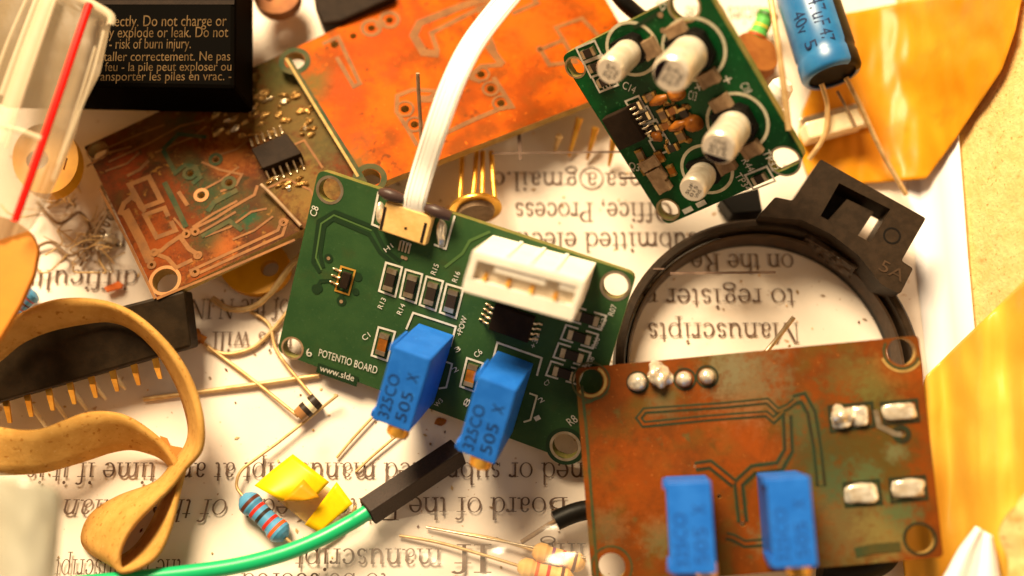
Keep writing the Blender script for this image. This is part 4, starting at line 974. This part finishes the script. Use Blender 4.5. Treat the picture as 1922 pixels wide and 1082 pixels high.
# clutter behind: objects at the top edge
mb = MB(); YP = PL((515, 0), 0.5, (0, 0.1, 1)); plate(mb, YP, [(518 + 45 * math.cos(i * .1745), -14 + 40 * math.sin(i * .1745)) for i in range(36)], [((506, -4), .05)], 0.14, 'copperdisc', 'copperdisc')
tag(mb.build('washer'), 'copper coloured disc cut by the top edge beside the battery', 'disc')
mb = MB(); mb.prism([at(p, 0.55) for p in ((592, 18), (606, 45), (640, 40), (740, -6), (740, -60), (580, -60))], Vector((0, 0, -0.5)), 'chip')
tag(mb.build('black_module', None, bevel=0.03), 'black block behind the top edge of the orange board', 'component')
mb = MB(); mb.tube(spline(px3([(1140, -40, 0.9), (1165, -2, 0.9), (1190, 22, 0.8), (1225, 50, 0.6)]), 6), 0.09, 'black', 12)
tag(mb.build('cable'), 'thick black cable passing behind the top of the emerald board', 'cable')

# gold legged component and header pins
gc = thing('transistor', 'round gold rimmed component with four thin gold legs above the white socket', 'component', at((890, 400), 0.1))
mb = MB(); o_ = at((892, 392), 0.40); mb.lathe(o_, Vector((0.12, -0.97, 0.22)), [(-0.03, 0.0), (-0.03, 0.28), (0.0, 0.30), (0.025, 0.30), (0.03, 0.22), (0.09, 0.20), (0.10, 0.0)], 'smd', 32, mats=['gold', 'gold', 'gold', 'gold', 'smd', 'smd']); mb.build('can', gc)
for a, b in ((862, 868), (885, 895), (905, 906), (930, 922)):
    mb = MB(); mb.tube(spline(px3([(a, 386, 0.44), ((a + b) / 2, 345, 0.38), (b, 285, 0.3)]), 5), 0.03, 'gold', 8); mb.build('leg', gc)
for x, y, x2, y2 in ((1040, 288, 1050, 256), (1068, 294, 1088, 222), (1102, 300, 1118, 240), (1143, 312, 1152, 262)):
    mb = MB(); mb.tube(px3([(x, y, 0.06), (x2, y2, 0.32)]), [0.018, 0.045], 'gold' if x != 1040 else 'lead', 8)
    tag(mb.build('header_pin'), {1040: 'faint short pin leftmost below the orange board edge', 1068: 'long bright gold pin left of its twin below the orange board edge', 1102: 'bright gold pin nearest the emerald board but one', 1143: 'dull gold pin touching the left edge of the emerald board'}[x], 'pin', 'gold pins below the orange board')
mb = MB(); mb.prism([at(p, 0.30) for p in ((1352, 372), (1424, 352), (1432, 398), (1375, 402))], Vector((0, 0, -0.28)), 'black')
tag(mb.build('black_component', None, bevel=0.02), 'small black part between the emerald board and the black ring', 'component')

# ------------------------------------------------------------------ parts at the upper right
ec = thing('electrolytic_capacitor', 'blue sleeved electrolytic capacitor marked 47uF lying on amber tape', 'capacitor', at((1540, 80), 0.5))
ax0 = at((1487, -95), 0.75); ax1 = at((1562, 143), 0.82); dr = (ax1 - ax0).normalized(); rr = 0.335; ln = (ax1 - ax0).length
up = (Vector((0, 0, 1)) - dr * dr.z).normalized(); sd = dr.cross(up)   # sd points to image left
vs = []; SEG = 48
prof = [(0, rr * .9), (0.03, rr), (ln - .30, rr), (ln - .25, rr * .95), (ln - .2, rr), (ln - .04, rr), (ln, rr * .93), (ln + 0.01, rr * .78)]
mb = MB()
for t, r_ in prof:
    for k in range(SEG):
        a = 2 * math.pi * k / SEG; vs.append(ax0 + dr * t + (up * math.cos(a) + sd * math.sin(a)) * r_)
for i in range(len(prof) - 1):
    for k in range(SEG):
        a = (k + .5) / SEG * 360
        mb.add([vs[i * SEG + k], vs[i * SEG + (k + 1) % SEG], vs[(i + 1) * SEG + (k + 1) % SEG], vs[(i + 1) * SEG + k]], [[0, 1, 2, 3]], 'black' if (285 < a < 335 and i < 7) else 'capblue', True)
mb.build('sleeve', ec, weld=True)
mb = MB(); mb.lathe(ax0 + dr * (ln - 0.02), dr, [(0, rr * .8), (0.0, 0.0)], 'black', 32); mb.build('rubber_bung', ec)
for s, t0, t1, a0, cp in (('47uF', 0.86, 1.22, -26, .17), ('40v', 0.95, 1.22, -62, .15), ('47', 1.27, 1.42, -22, .14), ('5', 1.34, 1.43, -56, .14)):
    mb = MB(); g, fs, w = glyphs(s); k = (t1 - t0) / w; pts = []
    for q in g:
        a = math.radians(a0) + q.y * cp / 0.69 / rr; pts.append(ax0 + dr * (t0 + q.x * k) + (up * math.cos(-a) - sd * math.sin(-a) * -1 * -1) * 0 + (up * math.cos(a) - sd * math.sin(a)) * (rr + 0.004))
    mb.add(pts, fs, 'blue_ink'); mb.build('printed_text', ec)
for p in ([(1542, 158, 0.72), (1553, 200, 0.62), (1547, 255, 0.5), (1518, 300, 0.35)], [(1588, 146, 0.72), (1618, 205, 0.6), (1655, 285, 0.4), (1701, 366, 0.22)]):
    mb = MB(); mb.tube(spline(px3(p), 6), 0.03, 'lead', 8); mb.build('leg', ec)
wire('wire_lead', 'long tan lead hanging left of the blue capacitor past the emerald board', [(1442, -30, 2.2), (1455, 50, 2.2), (1468, 140, 2.1), (1481, 245, 1.9)], 0.032)
wire('wire_lead', 'thin dark lead crossing the face of the silver crystal can', [(1572, 172, 0.55), (1590, 205, 0.58), (1606, 238, 0.56)], 0.018, 'smd')
mb = MB(); XB = PL((1565, 230), 0.5, (-0.05, -0.15, 1))
mb.block(XB, [(1510, 230), (1616, 201), (1628, 233), (1521, 262)], 0.0, 'crystal', h0=-0.34); q = [(1500, 222), (1618, 190), (1636, 236), (1516, 272)]
xt = thing('crystal', 'silver gold rectangular crystal can under the blue capacitor legs', 'crystal', XB.at((1568, 232), -0.45))
mb.build('can', xt, bevel=0.03); mb = MB(); mb.block(XB, q, -0.34, 'tin', h0=-0.40); mb.build('flange', xt, bevel=0.02)
mb = MB(); o_ = at((1448, 178), 0.9); mb.lathe(at((1432, 222), 1.05), Vector((0.35, 0.55, 0.75)), [(0, 0.0), (0, 0.13), (0.34, 0.13), (0.42, 0.12), (0.47, 0.08), (0.49, 0.0)], 'white', 28)
tag(mb.build('lamp_dome'), 'white domed part peeping out behind the right edge of the emerald board', 'component')
mb = MB(); mb.lathe(at((1405, 118), 0.2), Vector((0.3, 0.2, 1)), [(0, 0.0), (0, 0.30), (0.1, 0.31), (0.22, 0.28), (0.24, 0.0)], 'copperdisc', 30)
tag(mb.build('disc_component'), 'brown copper disc behind the emerald board under the green banded resistor', 'component')


def resistor(name, label, p0, p1, z0, z1, rad, body, bands, leads, group):
    t = thing(name, label, 'resistor', at(((p0[0] + p1[0]) / 2, (p0[1] + p1[1]) / 2), 0), group)
    a, b = at(p0, z0), at(p1, z1); d = b - a; L = d.length; mb = MB()
    prof = [(0, 0.0), (0.0, rad * .45), (L * .06, rad * .8), (L * .12, rad * 1.02), (L * .24, rad * 1.02), (L * .30, rad * .86), (L * .70, rad * .86), (L * .76, rad * 1.02), (L * .88, rad * 1.02), (L * .94, rad * .8), (L, rad * .45), (L, 0.0)]
    mb.lathe(a, d, prof, body, 24); mb.build('body', t)
    for f, c in bands:
        r_ = rad * (0.875 if 0.29 < f < 0.71 else 1.035); mb = MB(); w = L * .06
        mb.lathe(a + d.normalized() * (f * L - w / 2), d, [(0, r_ * .9), (0.0, r_), (w, r_), (w, r_ * .9)], c, 24); mb.build('colour_band', t)
    for l in leads:
        mb = MB(); mb.tube(spline([q for q in l], 6), 0.017, 'lead', 8); mb.build('lead', t)
    return t


GR = 'axial resistors'
resistor('resistor', 'green resistor with yellow and red bands near the top right', (1444, 20), (1416, 78), 0.35, 0.25, 0.12, 'greenband', [(0.2, 'smdblack'), (0.55, 'yellowband'), (0.85, 'red')], [], GR)
resistor('resistor', 'blue resistor with red, brown and black bands beside the yellow tape', (456, 932), (536, 1010), 0.14, 0.14, 0.122, 'resblue', [(0.18, 'brown'), (0.34, 'red'), (0.48, 'smdblack'), (0.64, 'red'), (0.80, 'orange_band')],
         [px3([(536, 1010, .16), (560, 1028, .14), (590, 1027, .08), (640, 1000, .05), (668, 950, .05)]), px3([(456, 932, .16), (444, 912, .14), (452, 885, .14), (480, 862, .12), (530, 825, .1), (590, 777, .1), (634, 742, .18)])], GR)
resistor('resistor', 'upper tan resistor with violet and red bands under clear plastic at bottom', (1000, 1033), (1098, 1060), 0.13, 0.13, 0.10, 'restan', [(0.38, 'violet'), (0.58, 'red'), (0.8, 'brown')], [px3([(1000, 1033, .15), (930, 1012, .12), (860, 1000, .08), (800, 990, .05)])], GR)
resistor('resistor', 'lower tan resistor with orange bands under clear plastic, cut by bottom edge', (972, 1062), (1075, 1088), 0.12, 0.12, 0.10, 'restan', [(0.35, 'orange_band'), (0.55, 'red'), (0.8, 'brown')], [px3([(972, 1062, .13), (900, 1040, .1), (820, 1018, .08), (750, 1006, .05)])], GR)
resistor('resistor', 'pale blue banded resistor at left edge beneath the amber tab', (62, 545), (20, 590), 0.2, 0.2, 0.12, 'resblue', [(0.3, 'red'), (0.5, 'brown'), (0.7, 'red')], [], GR)
di = thing('diode', 'tiny glass diode with crossing leads on bare paper left of the trimmers', 'diode', at((577, 766), 0))
mb = MB(); a, b = at((560, 782), .12), at((596, 750), .12); L_ = (b - a).length
mb.lathe(a, b - a, [(0, 0), (0, .085), (L_ * .3, .09), (L_ * .31, .092), (L_ * .5, .092), (L_ * .51, .088), (L_ * .72, .088), (L_ * .73, .092), (L_, .085), (L_, 0)], 'diodeglass', 20, mats=['tin', 'diodeglass', 'smdblack', 'smdblack', 'smdblack', 'crystal', 'crystal', 'smdblack', 'smdblack'])
mb.build('glass_body', di)
for p in ([(560, 782, .12), (545, 770, .1), (470, 710, .06), (400, 658, .05), (372, 636, .05)], [(594, 752, .12), (570, 725, .08), (520, 660, .05), (505, 610, .05), (470, 585, .05)]):
    mb = MB(); mb.tube(spline(px3(p), 6), 0.02, 'lead', 8); mb.build('lead', di)
mb = MB(); mb.tube(spline(px3([(355, 650, .1), (366, 632, .14), (385, 640, .1)]), 5), [.05] * 4 + [.10] * 3 + [.05] * 4, 'amber', 10); tag(mb.build('bead'), 'small amber bead at the right end of the long black chip', 'component')
wire('flat_strip', 'long thin tan strip lying across the paper left of the green board', [(270, 750, .04), (400, 733, .04), (480, 722, .05), (600, 705, .05)], 0.028, 'lead', 'strip')
wire('wire_lead', 'left gold lead on the paper below the left blue trimmer', [(632, 860, .04), (660, 826, .05), (712, 770, .05)], 0.016, 'lead', group='leads under the trimmers')
wire('wire_lead', 'right gold lead on the paper running under the left trimmer screw', [(668, 886, .04), (700, 856, .05), (760, 805, .06)], 0.016, 'lead', group='leads under the trimmers')
wire('wire', 'tan wire curling on the paper between corroded board and middle green board', [(398, 560, .12), (430, 580, .1), (475, 577, .12), (510, 548, .2), (545, 500, .3), (575, 470, .3)], 0.036, 'lead')
wire('wire', 'pale thin wire curving below the corroded board to the amber bead', [(560, 560, .05), (520, 610, .05), (480, 650, .04), (430, 665, .04), (390, 655, .04)], 0.024, 'lead')
mb = MB(); GP = PL((480, 515), .22, (0, 0.05, 1)); plate(mb, GP, [(478 + 66 * math.cos(i * .1745), 500 + 52 * math.sin(i * .1745)) for i in range(36)], [((506, 503), .10)], .12, 'yellow', 'yellow')
tag(mb.build('washer'), 'amber disc with dark hole under the corroded board', 'disc')
wire('wire_lead', 'thin silver lead at the bottom centre under the clear plastic, upper one', [(1100, 1048, .2), (960, 1020, .14), (800, 990, .06)], 0.014, 'tin')
# coils and shiny bits on the paper at the far left
mb = MB(); pts = []
for i in range(90):
    t = i / 89; c = at((212 - 60 * t, 395 + 90 * t), .16); a = t * 2 * math.pi * 7; pts.append(c + Vector((math.cos(a) * .06, math.sin(a) * .03, math.sin(a) * .06)))
mb.tube(pts, .014, 'smd', 6); tag(mb.build('spring'), 'dull coiled spring between the zip bag and the corroded board', 'spring')
for x, y, l in ((212, 455, 'bright solder scrap beside the lower corner of the spring, right one'), (197, 470, 'bright solder scrap beside the lower corner of the spring, left one')):
    mb = MB(); mb.blob(at((x, y), .02), Vector((0, 0, 1)), Vector((.8, .6, 0)), .07, .05, .22, 'solder', x, .3); tag(mb.build('solder_scrap'), l, 'solder scrap', 'shiny solder scraps')
for p, l in (([(70, 380, .05), (110, 420, .15), (150, 400, .1), (175, 450, .06), (150, 500, .05)], 'tangled dull wire on paper below the zip bag'), ([(190, 350, .05), (200, 400, .2), (180, 440, .2), (190, 500, .05)], 'dark bent wire close to the corroded board left edge'), ([(60, 470, .05), (95, 455, .1), (130, 480, .1), (160, 460, .05)], 'wavy grey wire right of the amber tab')):
    wire('wire', l, p, .02, 'smd')
for p, l in (([(195, 540), (222, 528), (230, 533), (228, 540), (200, 548)], 'red orange sliver above the long black chip'), ([(300, 818), (312, 822), (318, 836), (340, 840), (344, 850), (325, 872), (305, 850)], 'torn orange scrap behind the rubber band crossing')):
    mb = MB(); mb.prism([at(q, .1) for q in p], Vector((0, 0, -.04)), 'scrap'); tag(mb.build('plastic_scrap'), l, 'scrap')

# ------------------------------------------------------------------ long black chip with gold legs
dp = thing('integrated_circuit', 'long black chip with a row of gold legs behind the rubber band', 'chip', at((180, 640), 0.2))
DP = PL((180, 640), .62, (0.02, -0.22, .97))
mb = MB(); mb.block(DP, [(-60, 648), (345, 545), (358, 652), (-60, 772)], 0.0, 'dip', h0=-.32); mb.build('body', dp, bevel=.03)
for i in range(10):
    x = 292 - 40.3 * i; y = 672 + 10.4 * i
    mb = MB(); q0 = DP.at((x - 2, y - 4), -.16); q1 = at((x + 3, y + 18), .36); q2 = at((x + 9, y + 38 + 1.5 * i), .20)
    v1 = Vector((.035, 0, 0))
    mb.add([q0 - v1, q0 + v1, q1 - v1 * .9, q1 + v1 * .9, q2 - v1 * .6, q2 + v1 * .6], [[0, 1, 3, 2], [2, 3, 5, 4]], 'gold'); mb.build('leg', dp, solid=.025)
for i in range(5):
    x = 228 - 38 * i; y = 722 + 16 * i
    mb = MB(); mb.tube(px3([(x - 28, y - 40, .25), (x, y, .10), (x + 7 + 2 * i, y + 9 + 3.5 * i, .04)]), [.022, .024, .016], 'crystal', 6); mb.build('leg', dp)  # paler colour than the front legs paints this row as lit

# ------------------------------------------------------------------ rubber band
band = thing('rubber_band', 'broad tan rubber band twisted into loops at lower left', 'rubber band', at((220, 860), 0))


def strip(A, B, m, n=6):
    a, b = spline(px3(A), n), spline(px3(B), n); mb = MB(); vs = []
    for p, q in zip(a, b):
        for k in range(5):
            t = k / 4; vs.append(p.lerp(q, t))
    mb.add(vs, [[5 * i + k, 5 * i + k + 1, 5 * i + 6 + k, 5 * i + 5 + k] for i in range(len(a) - 1) for k in range(4)], m, True)
    return mb


A = [(-40, 650, 1.0), (0, 622, 1.0), (40, 590, 1.0), (90, 568, 1.0), (140, 562, 1.0), (200, 569, 1.0), (250, 591, .98), (300, 633, .95), (340, 683, .9), (366, 738, .85), (379, 795, .8), (376, 845, .72), (347, 880, .62), (321, 913, .6), (286, 948, .62), (248, 989, .64), (228, 1024, .66), (222, 1052, .66), (229, 1072, .64), (258, 1066, .62), (294, 1042, .6), (319, 989, .55), (336, 919, .5), (345, 884, .5)]
B = [(-40, 705, .75), (0, 676, .75), (40, 644, .75), (90, 622, .75), (150, 608, .75), (208, 602, .74), (255, 620, .7), (298, 662, .6), (330, 715, .45), (348, 762, .35), (357, 806, .3), (350, 838, .2), (325, 872, .12), (292, 908, .08), (224, 934, .06), (176, 964, .05), (157, 1000, .05), (163, 1028, .05), (205, 1052, .05), (240, 1040, .05), (268, 1012, .05), (293, 968, .05), (318, 905, .05), (334, 876, .05)]
strip(A, B, 'rubber').build('loop', band, solid=.055, smooth=True)
A = [(-40, 802, .75), (0, 803, .75), (40, 809, .75), (80, 806, .75), (120, 791, .72), (160, 777, .68), (200, 775, .62), (240, 785, .55), (284, 814, .45), (318, 848, .35), (336, 880, .3)]
B = [(-40, 890, .55), (0, 891, .55), (50, 889, .5), (90, 884, .45), (135, 872, .4), (172, 860, .32), (208, 848, .25), (245, 842, .18), (278, 848, .12), (306, 860, .08), (330, 884, .05)]
strip(A, B, 'rubber').build('loop', band, solid=.055, smooth=True)

# ------------------------------------------------------------------ jumper lead, yellow tape, black wire, clear film
jp = thing('jumper_wire', 'green jumper wire with a square black plug lying across the paper', 'jumper wire', at((700, 960), 0))
DPN = PL((760, 900), .36, (-0.16, 0.50, .85))
mb = MB(); c0, c1 = DPN.at((674, 937)), DPN.at((846, 824)); wv = DPN.at((694, 961)) - c0
mb.prism([c0, c1, c1 + wv, c0 + wv], -DPN.n * .25, 'dupont'); pg = mb.build('plug', jp, bevel=.012)
e0 = c0 + wv * .5 - DPN.n * .125; dd = (c0 - c1).normalized(); side = wv.normalized()
mb = MB(); mb.prism([e0 + dd * .003 + side * a * .1 + DPN.n * b * .1 for a, b in ((-1, -1), (1, -1), (1, 1), (-1, 1))], dd * .002, 'hole'); mb.build('plug_opening', pg)
mb = MB(); mb.tube(spline([e0 - dd * .2, e0 + dd * .08] + px3([(655, 983, .36), (600, 1012, .40), (530, 1040, .42), (450, 1061, .42), (360, 1075, .42), (240, 1088, .42), (100, 1100, .42)]), 8), .084, 'wiregreen', 16); mb.build('insulation', jp)

yt = thing('tape_piece', 'folded bright yellow tape scrap beside the blue resistor', 'tape', at((565, 925), 0))
mb = MB(); v_, f_ = loft([(478, 912), (515, 880), (550, 853)], [(528, 940), (590, 935), (618, 905)], 14, 10, lambda p, u, v: at(p, .20 + .10 * math.sin(u * 2.6) - .05 * v)); mb.add(v_, f_, 'yellowtape', True); mb.build('upper_fold', yt, solid=.012)
mb = MB(); v_, f_ = loft([(532, 940), (570, 900)], [(575, 940), (600, 934)], 6, 4, lambda p, u, v: at(p, .36)); mb.add(v_, f_, 'yellow', True); mb.build('inner_fold', yt, solid=.008)
mb = MB(); v_, f_ = loft([(572, 985), (632, 905)], [(600, 1000), (662, 946)], 8, 8, lambda p, u, v: at(p, .16 + .08 * v)); mb.add(v_, f_, 'yellowtape', True); mb.build('lower_fold', yt, solid=.012)
mb = MB(); v_, f_ = loft([(495, 918), (600, 1003)], [(560, 880), (640, 930)], 6, 6, lambda p, u, v: at(p, .06)); mb.add(v_, f_, 'yellowtape_thin', True); mb.build('film', yt)

bw = thing('wire_end', 'black insulated wire end with a bare tip, left of the copper board', 'wire', at((1060, 965), .1))
mb = MB(); mb.tube(spline(px3([(1043, 978, .30), (1070, 966, .31), (1100, 958, .3), (1150, 955, .28)]), 6), .105, 'black', 14); mb.build('insulation', bw)
mb = MB(); mb.tube(spline(px3([(1060, 970, .30), (1030, 985, .26), (1004, 1002, .2), (979, 1018, .14)]), 5), .026, 'smd', 8); mb.build('bare_lead', bw)

mb = MB(); v_, f_ = loft([(640, 1010), (700, 985), (820, 960), (1000, 955), (1110, 965)], [(600, 1110), (760, 1110), (860, 1110), (1000, 1110), (1120, 1110)], 26, 40,
                         lambda p, u, v: at(p, .30 + .06 * noise.noise(Vector((p.x / 70, p.y / 35, 8)))))
mb.add(v_, f_, 'film', True); tag(mb.build('plastic_film'), 'clear crinkled plastic film over the tan resistors at bottom centre', 'plastic film')
mb = MB(); mb.tube(spline(px3([(1540, 1066, .25), (1575, 1074, .25), (1620, 1068, .25), (1655, 1050, .25), (1668, 1030, .25)]), 6), .14, 'black', 14)
tag(mb.build('cable'), 'curved black cable under the bottom edge of the stained copper board', 'cable')

# specks and clippings strewn over the paper
mb = MB(); rnd = random.Random(3)
for i in range(230):
    x = rnd.uniform(20, 1720); y = rnd.uniform(240, 1075); c = at((x, y), 0.002); a = rnd.uniform(0, 6.28); l = rnd.choice((.012, .016, .02, .03)); w = rnd.uniform(.008, .016)
    u = Vector((math.cos(a), math.sin(a), 0)); v = Vector((-u.y, u.x, 0))
    mb.prism([c + u * l + Vector((0, 0, .008)), c + v * w + Vector((0, 0, .008)), c - u * l + Vector((0, 0, .008)), c - v * w + Vector((0, 0, .008))], Vector((0, 0, -.007)), rnd.choice(('brown', 'restan', 'lead', 'flux', 'smd')))
tag(mb.build('dust'), 'brown specks and dust strewn over the printed paper', 'dust', kind='stuff')
mb = MB(); mb.blob(at((826, 792), .0), Vector((0, 0, 1)), Vector((1, 0, 0)), .06, .045, .03, 'amber', 4, .5); tag(mb.build('flux_crumb'), 'brown flux crumb on the paper between the two blue trimmers', 'crumb')

# uncountable tangle of thin clippings at the far left
mb = MB(); rnd = random.Random(11)
for i in range(26):
    x = rnd.uniform(70, 215); y = rnd.uniform(345, 500); pts = [(x, y, rnd.uniform(.02, .2))]
    for k in range(3):
        x += rnd.uniform(-38, 38); y += rnd.uniform(-30, 30); pts.append((min(x, 235), max(330, min(y, 512)), rnd.uniform(.02, .28)))
    mb.tube(spline(px3(pts), 5), rnd.uniform(.006, .012), rnd.choice(('lead', 'lead', 'smd', 'tin')), 6)
tag(mb.build('wire_clippings'), 'tangle of thin dull wire clippings below the zip bag', 'clippings', kind='stuff')
